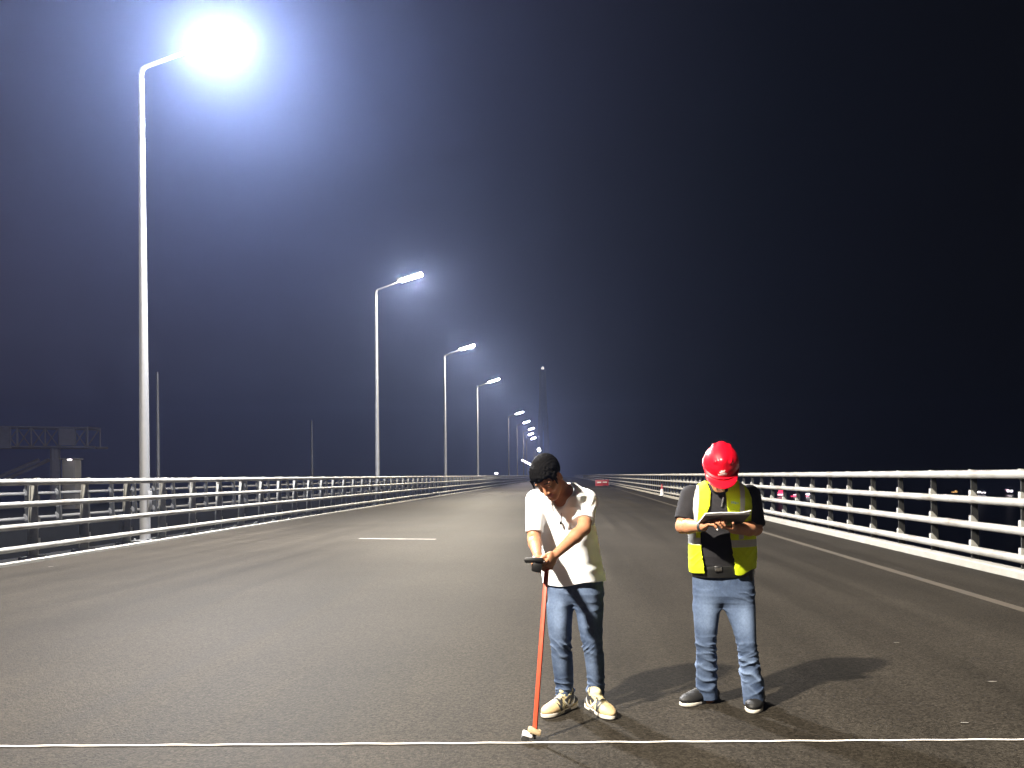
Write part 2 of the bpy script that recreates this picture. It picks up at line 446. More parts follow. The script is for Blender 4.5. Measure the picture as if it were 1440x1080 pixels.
for k, lab in sorted(names.items(), key=lambda t: (t[0] < 1, t[0])):
    src = newest if k == 1 else lamp if k == 0 else aged if k < 6 else pinkish
    o = src if src.name not in seen else copy_tree(src)
    seen.add(src.name)
    y = LY1 + (k - 1) * LS
    o.location = (LX + (2.2 if k >= 9 else 1.0) * curve(y) if y > 0 else LX, y, 0)
    tag(o, lab, 'street lamp', 'lit street lamps along the left railing')
for k, (X, Y, H, lab) in enumerate(((-20.4, 37.9, 6.7, 'faint thin grey mast just right of the nearest lit lamp pole'), (-20.4, 60.3, 5.9, 'faint thin grey mast in the dark between the first and second lit lamps'))):
    o = empty('mast', (X, Y, 0))
    bm = bmesh.new(); add_tube(bm, [(0, 0, 0.02), (0, 0, H * .5), (0, 0, H)], [.075, .065, .05], 12); obj('shaft', bm, M['dark_steel'], o)
    bm = bmesh.new(); add_box(bm, (0, 0, .012), (.34, .34, .024), None, .004); obj('base_plate', bm, M['dark_steel'], o)
    bm = bmesh.new(); add_lathe(bm, [(.055, H), (.055, H + .03), (.02, H + .06)], 12); obj('cap', bm, M['dark_steel'], o)
    tag(o, lab, 'mast', 'masts of the neighbouring carriageway')

# ------------------------------------------------------------------ pylon, far lights, gantry
root = empty('bridge_pylon', (-22.5, 600, -32)); tag(root, 'dark slender bridge pylon rising beyond the far lamps, tipped by a small white light', 'pylon')
bm = bmesh.new()
for sx in (-1, 1):
    add_tube(bm, [(sx * 3.4, 0, 0), (sx * 2.6, 0, 60), (sx * 1.3, 0, 92), (sx * 1.1, 0, 116)], [2.4, 2.0, 1.7, 1.5], 8)
add_box(bm, (0, 0, 30), (7.0, 2.2, 3)); add_box(bm, (0, 0, 70), (4.5, 1.8, 3))
obj('tower', bm, M['pylon'], root, None)
bm = bmesh.new(); add_lathe(bm, [(0.9, 116.2), (1.0, 117.2), (0.5, 118.2)], 12); obj('beacon', bm, M['beacon'], root)

def far_building(u, v, Y, w, h, lights, label):
    p = P(u, v, Y)
    root = empty('distant_building', (p[0], Y, -31.9)); H = p[2] + 31.9 + h
    bm = bmesh.new(); add_box(bm, (0, 6, H / 2), (w * 1.5, 12, H)); add_box(bm, (w * .3, 6, H + 1.2), (w * .4, 5, 2.4))
    obj('wall', bm, M['dark_wall'], root, None)
    for (dx, dz, lw, lh, mt) in lights:
        bm = bmesh.new(); add_box(bm, (dx, -0.3, H - h + dz), (lw, 0.5, lh), None, 0.08); obj('lit_sign', bm, M[mt], root, None)
    tag(root, label, 'building', 'far lit buildings across the dark water')
Q = 1100.0
far_building(1098, 693, Q, 9, 7, [(0, 2.5, 7, 1.6, 'lit_red'), (-.5, 0, 8, 1.6, 'lit_red'), (0, -2.6, 9, 2.2, 'lit_pink')], 'distant building with red bars over a pink sign, leftmost of the far lights')
far_building(1117, 698, Q, 9, 6, [(1, 2.2, 5, 1.4, 'lit_pink'), (-1, .2, 8, 1.2, 'lit_red'), (-.5, -1.8, 9, 1.3, 'lit_red')], 'distant dark building with slanting red and pink sign bars, second of the far lights')
far_building(1136, 697, Q, 7, 6, [(0, 2, 5.5, 2.2, 'lit_white'), (-.8, -1.2, 4, 2.0, 'lit_red')], 'distant dark building with one white sign above a red one')
far_building(1157, 699.5, Q, 8, 4, [(-2.6, 0, 5.5, 1.6, 'lit_white'), (4.4, 0, 5.5, 1.5, 'lit_white')], 'distant low building with two white lit bars side by side')
far_building(1175, 699.5, Q, 7, 4, [(0, 0, 6.5, 2.0, 'lit_white')], 'distant low building with a single white lit bar beside the pair of bars')
far_building(1210, 698.5, Q, 6, 4, [(0, 0, 5, 1.0, 'lit_pink')], 'distant low building with one faint thin light')
far_building(1342, 692, Q, 14, 4, [(0, 0, 8, 1.2, 'lit_orange'), (2, 1.6, 3, 1.2, 'lit_orange')], 'distant building with dull orange lights below the second rail at right')
far_building(1379, 692.5, Q, 10, 4, [(-2.5, .6, 4.5, 2.2, 'lit_white'), (4, -.3, 7.0, 1.0, 'lit_white')], 'distant building with a white light and a thin tail of light at far right')
far_building(1420, 690.5, Q, 10, 4, [(0, 0, 8, 2.6, 'lit_white'), (-4, 2, 4, .8, 'lit_pink')], 'distant building with a bright white sign, rightmost of the far lights')

# dim steel frame structure at the far left
gY = 90.0
p = P(128, 629, gY); root = empty('steel_gantry', (p[0], gY, -30)); tag(root, 'dim grey steel gantry beyond the left railing at the left edge', 'gantry')
z0 = p[2] + 30
def bar(bm, a, b, w):
    add_tube(bm, [a, b], w, 4)
bm = bmesh.new()
for dy in (0, 2.4):
    bar(bm, (-14, dy, z0 + 2.55), (-0.4, dy, z0 + 2.25), .13); bar(bm, (-14, dy, z0 + .15), (0.5, dy, z0), .15)
    xs = [-13.6 + i * 1.65 for i in range(9)]
    for i, x in enumerate(xs):
        bar(bm, (x, dy, z0 + .1), (x, dy, z0 + 2.4), .09)
        if i < 8: bar(bm, (x, dy, z0 + (.1 if i % 2 else 2.4)), (x + 1.65, dy, z0 + (2.4 if i % 2 else .1)), .07)
bar(bm, (-.5, 0, z0 + 2.25), (-.5, 2.4, z0 + 2.25), .2)
obj('truss', bm, M['steel_dim'], root, None)
bm = bmesh.new(); add_box(bm, (-11.2, -.25, z0 + 1.2), (4.0, .2, 2.5), None, .03); obj('panel', bm, M['steel_dim'], root, None)
bm = bmesh.new(); add_box(bm, (-2.6, -.2, z0 + 1.2), (1.9, .2, 1.9), None, .03); obj('panel', bm, M['steel_dim'], root, None)
for x in (-5.0,):
    bm = bmesh.new(); add_tube(bm, [(x, 1.2, 0), (x, 1.2, z0)], .55, 10); obj('column', bm, M['steel_dim'], root)
for x0_, x1_ in ((-13.5, -6.8), (-12.0, -5.6)):
    bm = bmesh.new(); bar(bm, (x0_, 1, z0 - 4.2), (x1_, 1, z0 - 1.4), .22); obj('brace', bm, M['steel_dim'], root, None)

pc = P(101, 670, 38.0)
root = empty('utility_cabinet', (pc[0], 38.0, 0)); tag(root, 'small pale cabinet with a lit lamp on its top, behind the left railing', 'cabinet')
bm = bmesh.new(); add_box(bm, (0, 0, 1.25), (.66, .5, 2.44), None, .04); obj('body', bm, M['dark_wall'], root)
bm = bmesh.new(); add_box(bm, (0, -.02, 2.5), (.80, .62, .06), None, .015); obj('roof', bm, M['dark_wall'], root)
bm = bmesh.new(); add_box(bm, (.12, -.34, 2.47), (.20, .05, .035), None, .01); obj('lamp', bm, M['lit_white'], root)
bm = bmesh.new(); add_box(bm, (.02, -.262, 1.2), (.52, .02, 2.0), None, .008); obj('door', bm, M['dark_wall'], root)

pf = P(698, 666, 150.0)
root = empty('floodlight', (pf[0], 150.0, 0)); tag(root, 'tiny white floodlight on a short post just above the left railing', 'floodlight')
bm = bmesh.new(); add_tube(bm, [(0, 0, 0), (0, 0, pf[2] - .1)], .06, 8); obj('post', bm, M['galvanised'], root)
bm = bmesh.new(); add_box(bm, (0, 0, pf[2] + .05), (.55, .12, .30), None, .03); obj('lamp', bm, M['flood'], root)

q0, q1 = P(734, 646.5, 330.0), P(752, 656, 330.0)
root = empty('light_boom', (q0[0], 330.0, 0)); tag(root, 'slanting lit boom of white light left of the head of the man in white', 'light')
bm = bmesh.new(); add_tube(bm, [(0, 0, q0[2] - .2), (q1[0] - q0[0], 0, q1[2] - .2)], .35, 8); obj('boom', bm, M['galvanised'], root)
bm = bmesh.new(); add_tube(bm, [(0, -.4, q0[2] - .1), (q1[0] - q0[0], -.4, q1[2] - .1)], .34, 10); obj('light_tube', bm, M['flood'], root)
bm = bmesh.new(); add_tube(bm, [(q1[0] - q0[0], 0, 0), (q1[0] - q0[0], 0, q1[2])], .25, 8); obj('mast', bm, M['galvanised'], root)

# ------------------------------------------------------------------ cones and barriers by the right railing
def make_cone():
    root = empty('traffic_cone')
    bm = bmesh.new(); add_box(bm, (0, 0, .03), (.44, .44, .06), None, .012); obj('base', bm, M['black_rubber'], root)
    prof = [(.165, .06), (.15, .08), (.115, .30)]; bm = bmesh.new(); add_lathe(bm, prof, 20); obj('body', bm, M['white_plastic'], root)
    bm = bmesh.new(); add_lathe(bm, [(.119, .30), (.085, .52)], 20); obj('band', bm, M['white_plastic'], root)
    bm = bmesh.new(); add_lathe(bm, [(.089, .50), (.045, .80), (.028, .84), (.015, .845)], 20); obj('tip', bm, M['red_plastic'], root)
    return root
cone = make_cone(); g = G(932, 698); cone.location = (g[0] - .05, g[1], 0)
tag(cone, 'red and white traffic cone standing alone by the right kerb', 'traffic cone', 'traffic cones')
c2 = copy_tree(cone); g = G(858, 683.0); c2.location = (g[0] - .2, g[1], 0)
tag(c2, 'far red traffic cone at the right end of the red barriers', 'traffic cone', 'traffic cones')
def make_barrier():
    root = empty('road_barrier')
    def seg(x0, x1):
        bm = bmesh.new()
        pr = [(-.24, 0), (.24, 0), (.24, .14), (.12, .34), (.08, .82), (-.08, .82), (-.12, .34), (-.24, .14)]
        A = [bm.verts.new((x0, y, z)) for y, z in pr]; B = [bm.verts.new((x1, y, z)) for y, z in pr]
        bm.faces.new(A); bm.faces.new(B[::-1])
        for i in range(8): bm.faces.new((A[i], B[i], B[(i + 1) % 8], A[(i + 1) % 8]))
        return bm
    obj('body', seg(-.5, .5), M['red_plastic'], root, None)
    bm = bmesh.new(); add_box(bm, (0, -.155, .48), (.55, .06, .16), None, .01); obj('panel', bm, M['white_plastic'], root)
    bm = bmesh.new(); add_lathe(bm, [(.07, .82), (.07, .90), (.05, .91)], 12); obj('filler_cap', bm, M['black_rubber'], root)
    return root
bar0 = make_barrier()
for i, (u, lab, mt) in enumerate(((842.5, 'far red road barrier, left of the pair beside the white T-shirt shoulder', 0), (850.5, 'far red plastic road barrier, right one of the pair next to the far cone', 0))):
    o = bar0 if i == 0 else copy_tree(bar0)
    g = G(u, 683.4 - i * .3); o.location = (g[0], g[1], 0); o.rotation_euler = (0, 0, 0.12 * (i - .5))
    tag(o, lab, 'barrier', 'red road barriers')

# ------------------------------------------------------------------ white cord across the road
bm = bmesh.new()
pts = []
for i in range(90):
    u = -120 + i * 18.0
    g = G(min(max(u, -400), 1900), 1051 - (u / 1440) * 9.5 + 0.10 * math.sin(i * .9) * (1 if i % 7 else 2.5))
    pts.append((g[0], g[1], 0.0075 + 0.0015 * math.sin(i * 1.3)))
add_tube(bm, pts, 0.0042, 8)
o = obj('string_line', bm, M['cord']); tag(o, 'thin white cord stretched straight across the asphalt in the foreground', 'cord')

# ================================================================== signed distance modelling for people
class Field:
    def __init__(s, lo, hi, h):
        s.lo = np.array(lo, float); s.h = h
        s.n = np.ceil((np.array(hi) - s.lo) / h).astype(int) + 1
        s.ax = [(s.lo[i] + h * np.arange(s.n[i])).astype(np.float32) for i in range(3)]
        s.F = np.full(tuple(s.n), 1.0, np.float32)
    def box(s, lo, hi, m=0.05):
        sl = []
        for i in range(3):
            a = int(max(0, math.floor((lo[i] - m - s.lo[i]) / s.h))); b = int(min(s.n[i], math.ceil((hi[i] + m - s.lo[i]) / s.h) + 1))
            sl.append(slice(a, max(a, b)))
        X = s.ax[0][sl[0]][:, None, None]; Y = s.ax[1][sl[1]][None, :, None]; Z = s.ax[2][sl[2]][None, None, :]
        return tuple(sl), X, Y, Z
    def un(s, fn, k=0.0):
        d, lo, hi = fn
        sl, X, Y, Z = s.box(lo, hi, 0.05 + k)
        if min(x.stop - x.start for x in sl) <= 0: return
        D = d(X, Y, Z).astype(np.float32); A = s.F[sl]
        if k > 0:
            H = np.maximum(k - np.abs(A - D), 0) / k
            s.F[sl] = np.minimum(A, D) - H * H * k * 0.25
        else: s.F[sl] = np.minimum(A, D)
    def sub(s, fn, k=0.0):
        d, lo, hi = fn
        sl, X, Y, Z = s.box(lo, hi, 0.03 + k)
        if min(x.stop - x.start for x in sl) <= 0: return
        D = -d(X, Y, Z).astype(np.float32); A = s.F[sl]
        if k > 0:
            H = np.maximum(k - np.abs(A - D), 0) / k
            s.F[sl] = np.maximum(A, D) + H * H * k * 0.25
        else: s.F[sl] = np.maximum(A, D)
    def cut(s, f):
        """keep where f(x,y,z) < 0"""
        X = s.ax[0][:, None, None]; Y = s.ax[1][None, :, None]; Z = s.ax[2][None, None, :]
        s.F = np.maximum(s.F, f(X, Y, Z).astype(np.float32))
    def mesh(s):
        F = s.F.copy(); h = s.h
        F[0] = F[-1] = 1; F[:, 0] = F[:, -1] = 1; F[:, :, 0] = F[:, :, -1] = 1
        S = F < 0
        cnt = np.zeros(tuple(s.n - 1), np.int8)
        for i in (0, 1):
            for j in (0, 1):
                for k in (0, 1):
                    cnt += S[i:s.n[0] - 1 + i, j:s.n[1] - 1 + j, k:s.n[2] - 1 + k]
        act = np.argwhere((cnt > 0) & (cnt < 8))
        idx = np.full(tuple(s.n - 1), -1, np.int32); idx[act[:, 0], act[:, 1], act[:, 2]] = np.arange(len(act))
        cor = [(i, j, k) for i in (0, 1) for j in (0, 1) for k in (0, 1)]
        val = np.stack([F[act[:, 0] + c[0], act[:, 1] + c[1], act[:, 2] + c[2]] for c in cor], 1)
        acc = np.zeros((len(act), 3)); num = np.zeros(len(act))
        for a_ in range(8):
            for b_ in range(a_ + 1, 8):
                df = np.abs(np.array(cor[a_]) - np.array(cor[b_]))
                if df.sum() != 1: continue
                va, vb = val[:, a_], val[:, b_]
                m = (va < 0) != (vb < 0)
                t = np.where(m, va / np.where(m, va - vb, 1), 0)
                pt = np.array(cor[a_])[None] + t[:, None] * (np.array(cor[b_]) - np.array(cor[a_]))[None]
                acc += pt * m[:, None]; num += m
        V = s.lo + h * (act + acc / num[:, None])
        quads = []
        for ax in range(3):
            u, w = (ax + 1) % 3, (ax + 2) % 3
            sa = [slice(None)] * 3; sb = [slice(None)] * 3; sa[ax] = slice(0, -1); sb[ax] = slice(1, None)
            D = S[tuple(sa)] != S[tuple(sb)]
            e = np.argwhere(D); e = e[(e[:, u] > 0) & (e[:, w] > 0) & (e[:, u] < s.n[u] - 1) & (e[:, w] < s.n[w] - 1)]
            def ci(du, dw):
                q = e.copy(); q[:, u] -= du; q[:, w] -= dw
                return idx[q[:, 0], q[:, 1], q[:, 2]]
            Qd = np.stack([ci(1, 1), ci(0, 1), ci(0, 0), ci(1, 0)], 1)
            ins = S[e[:, 0], e[:, 1], e[:, 2]]
            Qd[~ins] = Qd[~ins][:, ::-1]
            quads.append(Qd)
        return V, np.concatenate(quads)

def cap(a, b, ra, rb=None):
    a = np.array(a, float); b = np.array(b, float); rb = ra if rb is None else rb
    r = max(ra, rb)
    def d(X, Y, Z):
        ba = b - a; L = max(1e-9, float(ba @ ba))
        t = np.clip(((X - a[0]) * ba[0] + (Y - a[1]) * ba[1] + (Z - a[2]) * ba[2]) / L, 0, 1)
        return np.sqrt((X - a[0] - ba[0] * t) ** 2 + (Y - a[1] - ba[1] * t) ** 2 + (Z - a[2] - ba[2] * t) ** 2) - (ra + (rb - ra) * t)
    return d, np.minimum(a, b) - r, np.maximum(a, b) + r

def ell(c, r, R=None):
    c = np.array(c, float); r = np.array(r, float); R = np.eye(3) if R is None else R   # R rows: local axes
    m = r.max()
    def d(X, Y, Z):
        x, y, z = X - c[0], Y - c[1], Z - c[2]
        q = [(R[i, 0] * x + R[i, 1] * y + R[i, 2] * z) for i in range(3)]
        k0 = np.sqrt(sum((q[i] / r[i]) ** 2 for i in range(3))); k1 = np.sqrt(sum((q[i] / r[i] ** 2) ** 2 for i in range(3)))
        return k0 * (k0 - 1) / np.maximum(k1, 1e-6)
    return d, c - m, c + m

def rbox(c, s, R=None, rd=0.004):
    c = np.array(c, float); s = np.array(s, float) / 2; R = np.eye(3) if R is None else R
    m = np.linalg.norm(s)
    def d(X, Y, Z):
        x, y, z = X - c[0], Y - c[1], Z - c[2]
        q = [np.abs(R[i, 0] * x + R[i, 1] * y + R[i, 2] * z) - (s[i] - rd) for i in range(3)]
        o = np.sqrt(sum(np.maximum(t, 0) ** 2 for t in q))
        return o + np.minimum(np.maximum(q[0], np.maximum(q[1], q[2])), 0) - rd
    return d, c - m, c + m

def stack(rows, grow=0.0, ex=2.3, squeeze=1.0, yaw=0.0):
    """body of stacked ellipses measured in the photo: rows of (v, uL, uR, Y, half depth)"""
    R_ = []
    for v, uL, uR, Y, ry in rows:
        c = P((uL + uR) / 2, v, Y); ext = (uR - uL) / 2 / FPX * Y * squeeze + grow; hh = ry * squeeze + grow
        if yaw: ext = math.sqrt(max((.5 * ext) ** 2, (.955 * ext) ** 2 - (hh * math.sin(yaw)) ** 2)) / math.cos(yaw)
        R_.append((c[2], c[0], Y, ext, hh))
    R_.sort(); A = np.array(R_)
    zs = A[:, 0]
    def d(X, Y, Z):
        z = Z.ravel()
        cx, cy, rx, ry = (np.interp(z, zs, A[:, i]).astype(np.float32)[None, None, :] for i in (1, 2, 3, 4))
        ca, sa = math.cos(yaw), math.sin(yaw); dx, dy = X - cx, Y - cy
        f = ((np.abs((dx * ca - dy * sa) / rx)) ** ex + (np.abs((dx * sa + dy * ca) / ry)) ** ex) ** (1 / ex)
        dd = (f - 1) * np.minimum(rx, ry)
        return np.maximum(dd, np.maximum(Z - (zs[-1] + grow), (zs[0] - grow) - Z))
    e = np.maximum(A[:, 3], A[:, 4]) * (1.2 if yaw else 1.0)
    lo = np.array(((A[:, 1] - e).min(), (A[:, 2] - e).min(), zs[0] - grow)); hi = np.array(((A[:, 1] + e).max(), (A[:, 2] + e).max(), zs[-1] + grow))
    return d, lo, hi

def np_noise(p, f, seed=0):
    r = np.random.RandomState(seed); o = np.zeros(len(p))
    for i in range(5):
        k = r.normal(size=3); k = k / np.linalg.norm(k) * f * (0.7 + 0.6 * r.rand())
        o += np.sin(p @ k + r.rand() * 6.28 + 1.3 * np.sin(p @ (r.normal(size=3) * f * .5)))
    return o / 5

def field_obj(name, fld, mt, parent, origin, disp=None, col=None):
    V, Qd = fld.mesh()
    me = bpy.data.meshes.new(name)
    me.vertices.add(len(V)); me.vertices.foreach_set('co', (V - origin).ravel())
    me.loops.add(len(Qd) * 4); me.loops.foreach_set('vertex_index', Qd.ravel())
    me.polygons.add(len(Qd)); me.polygons.foreach_set('loop_start', np.arange(0, len(Qd) * 4, 4)); 
    me.update(calc_edges=True); me.validate()
    smooth(me)
    if disp is not None:
        nn = np.zeros(len(me.vertices) * 3); me.vertex_normals.foreach_get('vector', nn); nn = nn.reshape(-1, 3)
        V2 = V + nn * disp(V, nn)[:, None]
        me.vertices.foreach_set('co', (V2 - origin).ravel()); me.update()
    if col is not None:
        c = col(V); at = me.color_attributes.new('Col', 'FLOAT_COLOR', 'POINT')
        at.data.foreach_set('color', np.concatenate([c, np.ones((len(c), 1))], 1).astype(np.float32).ravel())
    return link(name, me, mt, parent)

def nrm(v): v = np.array(v, float); return v / np.linalg.norm(v)

def head_frame(pitch, yaw, roll):
    p, y, r = map(math.radians, (pitch, yaw, roll))
    R = Matrix.Rotation(-r, 3, 'Y') @ Matrix.Rotation(-y, 3, 'Z') @ Matrix.Rotation(p, 3, 'X')
    ax = [np.array(R @ Vector(v)) for v in ((1, 0, 0), (0, -1, 0), (0, 0, 1))]   # viewer-right, forward, up
    return np.array(ax)

def head(fd, O, A):
    W = lambda x, y, z: O + A[0] * x + A[1] * y + A[2] * z
    fd.un(ell(W(0, -.012, .035), (.076, .094, .080), A), .02)
    fd.un(ell(W(0, .022, -.035), (.060, .062, .080), A), .03)
    for s in (-1, 1):
        fd.un(cap(W(s * .050, -.005, -.050), W(s * .018, .058, -.098), .017, .015), .03)
        fd.un(cap(W(s * .038, .066, -.030), W(s * .050, .040, -.022), .014), .02)     # cheekbone
    fd.un(ell(W(0, .068, -.100), (.022, .018, .017), A), .025)
    fd.un(cap(W(-.042, .070, .020), W(.042, .070, .020), .013), .02)
    for s in (-1, 1):
        fd.sub(ell(W(s * .031, .096, -.002), (.018, .017, .012), A), .012)
        fd.un(ell(W(s * .031, .074, -.004), (.013, .012, .011), A), .004)
    fd.un(cap(W(0, .082, .006), W(0, .106, -.036), .008, .011), .010)
    for s in (-1, 1): fd.un(ell(W(s * .012, .094, -.041), (.009, .010, .008), A), .006)
    fd.un(ell(W(0, .084, -.064), (.024, .010, .0055), A), .006)
    fd.un(ell(W(0, .082, -.075), (.020, .011, .006), A), .006)
    fd.sub(cap(W(-.022, .097, -.0695), W(.022, .097, -.0695), .0025), .003)
    for s in (-1, 1):
        fd.un(ell(W(s * .078, -.010, -.012), (.008, .018, .031), A), .008)
        fd.sub(ell(W(s * .086, -.004, -.010), (.005, .009, .017), A), .004)

def head_colour(V, O, A, skin, c):
    q = (V - O) @ A.T
    x, y, z = q[:, 0], q[:, 1], q[:, 2]
    near = (np.linalg.norm(q, axis=1) < .17) & (y > .03)
    lip = near & (np.abs(x) < .025 * (1 - ((z + .069) / .014) ** 2).clip(0, 1) ** .5) & (np.abs(z + .069) < .013) & (y > .07)
    c[lip] = (0.36, 0.13, 0.11)
    brow = near & (np.abs(np.abs(x) - .033) < .020) & (np.abs(z - .022 - .08 * (.02 - np.abs(np.abs(x) - .036))) < .0052)
    c[brow] = (0.035, 0.025, 0.02)
    lash = near & (np.abs(np.abs(x) - .031) < .013) & (np.abs(z + .0075 + (np.abs(x) - .031) ** 2 * 8) < .0030)
    c[lash] = (0.02, 0.016, 0.015)
    nos = near & (np.abs(np.abs(x) - .0075) < .004) & (np.abs(z + .0485) < .003) & (y > .09)
    c[nos] = (0.10, 0.04, 0.03)
    return c

def hand(fd, w, d, n, thumb, curl, scale=1.0, tcurl=0.5, fan=0.06, tv=(.75, .75, .25)):
    """palm, four fingers, thumb; d along the palm, n out of the palm, thumb = side vector sign"""
    d = nrm(d); n = np.array(n, float); n = nrm(n - d * (n @ d)); s = np.cross(d, n) * thumb
    S = scale
    R = np.array([s, d, n])
    fd.un(ell(w + d * .045 * S, (.041 * S, .052 * S, .0145 * S), R), .012)
    fd.un(ell(w + d * .030 * S + s * .022 * S + n * .008 * S, (.018 * S, .032 * S, .014 * S), R), .010)
    offs = (.031, .0105, -.0105, -.031); lens = ((.042, .026, .021), (.047, .030, .023), (.043, .028, .022), (.033, .021, .019))
    for i in range(4):
        p = w + d * (.083 - .004 * abs(i - 1)) * S + s * offs[i] * S
        a = 0.0
        for j in range(3):
            a += curl[i][j]
            dd = nrm(d * math.cos(a) + n * math.sin(a) + s * fan * (1.5 - i) * math.cos(a))
            q = p + dd * lens[i][j] * S
            fd.un(cap(p, q, (.0092 - .0007 * j) * S, (.0086 - .0008 * j) * S), .0035)
            p = q
    p = w + d * .022 * S + s * .034 * S + n * .006 * S
    v = nrm(s * tv[0] + d * tv[1] + n * tv[2])
    for j, (L, r0) in enumerate(((.040, .0125), (.032, .0105), (.025, .0092))):
        q = p + v * L * S; fd.un(cap(p, q, r0 * S, (r0 - .001) * S), .006)
        p = q; v = nrm(v + (n * .55 + d * .35 - s * .5) * tcurl)

def arm(fd, S_, E, W_, r=(.050, .041, .041, .026), k=.025):
    fd.un(cap(S_, E, r[0], r[1]), k)
    m = E + (W_ - E) * .3
    fd.un(cap(E, m, r[1] * .96, r[2]), .015); fd.un(cap(m, W_, r[2], r[3]), .015)

def folds(V, zc, w, lam, amp, slope, seed, shear=0.0):
    """cloth creases round a bend: a few random crossing pinches, broken and uneven"""
    g = np.exp(-((V[:, 2] - zc) / w) ** 2)
    r = np.random.RandomState(seed); o = np.zeros(len(V))
    wz = 0.022 * np_noise(V, 13.0, seed + 1) + 0.010 * np_noise(V, 34.0, seed + 2)
    for q in range(4):
        sl = slope * (1, -1.2, .4, -.5)[q] + r.normal() * .25
        L = lam * (0.75 + 0.9 * r.rand())
        z = V[:, 2] + sl * V[:, 0] + (shear + r.normal() * .3) * V[:, 1] + wz * (1 + .5 * q)
        c = np.cos(z * 2 * PI / L + r.rand() * 6.28)
        m = (np_noise(V, 12.0 + 5 * q, seed + 5 + 11 * q) * 2.0 - .05).clip(0, 1)
        o += m * (np.exp((c - 1) * 2.2) - .35)
    return amp * g * o * .9

M['skin'] = vmat('skin', 0.5, bump=0.15, bscale=220, var=0.08, vscale=35, spec=0.4, sss=0.15)
M['hair'] = vmat('hair', 0.75, bump=0.9, bscale=260, var=0.4, vscale=160, spec=0.06)
M['tee'] = vmat('white_cotton', 0.9, bump=0.15, bscale=350, var=0.025, vscale=9, spec=0.2)
M['denim'] = vmat('denim', 0.85, bump=0.35, bscale=420, var=0.14, vscale=70, spec=0.2)
M['polo'] = vmat('dark_polo', 0.85, bump=0.2, bscale=350, var=0.12, vscale=30, spec=0.25)
M['vest'] = vmat('hi_vis_mesh', 0.75, bump=0.25, bscale=380, var=0.06, vscale=25, spec=0.3)
M['helmet'] = vmat('helmet_gloss', 0.34, bump=0.03, bscale=60, var=0.10, vscale=30, spec=0.28, coat=0.08)
M['shoe'] = vmat('shoe_upper', 0.6, bump=0.3, bscale=240, var=0.10, vscale=80, spec=0.35)
M['sole'] = vmat('shoe_sole', 0.65, bump=0.1, bscale=150, var=0.08, vscale=60, spec=0.35)

SKIN = np.array((0.36, 0.165, 0.09))

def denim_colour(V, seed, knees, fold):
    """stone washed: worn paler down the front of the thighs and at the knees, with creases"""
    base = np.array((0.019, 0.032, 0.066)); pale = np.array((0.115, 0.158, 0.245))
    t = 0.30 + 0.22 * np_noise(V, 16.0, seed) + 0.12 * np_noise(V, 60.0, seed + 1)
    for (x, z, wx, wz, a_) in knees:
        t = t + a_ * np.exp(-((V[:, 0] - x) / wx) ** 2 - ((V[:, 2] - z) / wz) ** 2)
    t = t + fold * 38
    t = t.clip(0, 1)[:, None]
    return base * (1 - t) + pale * t

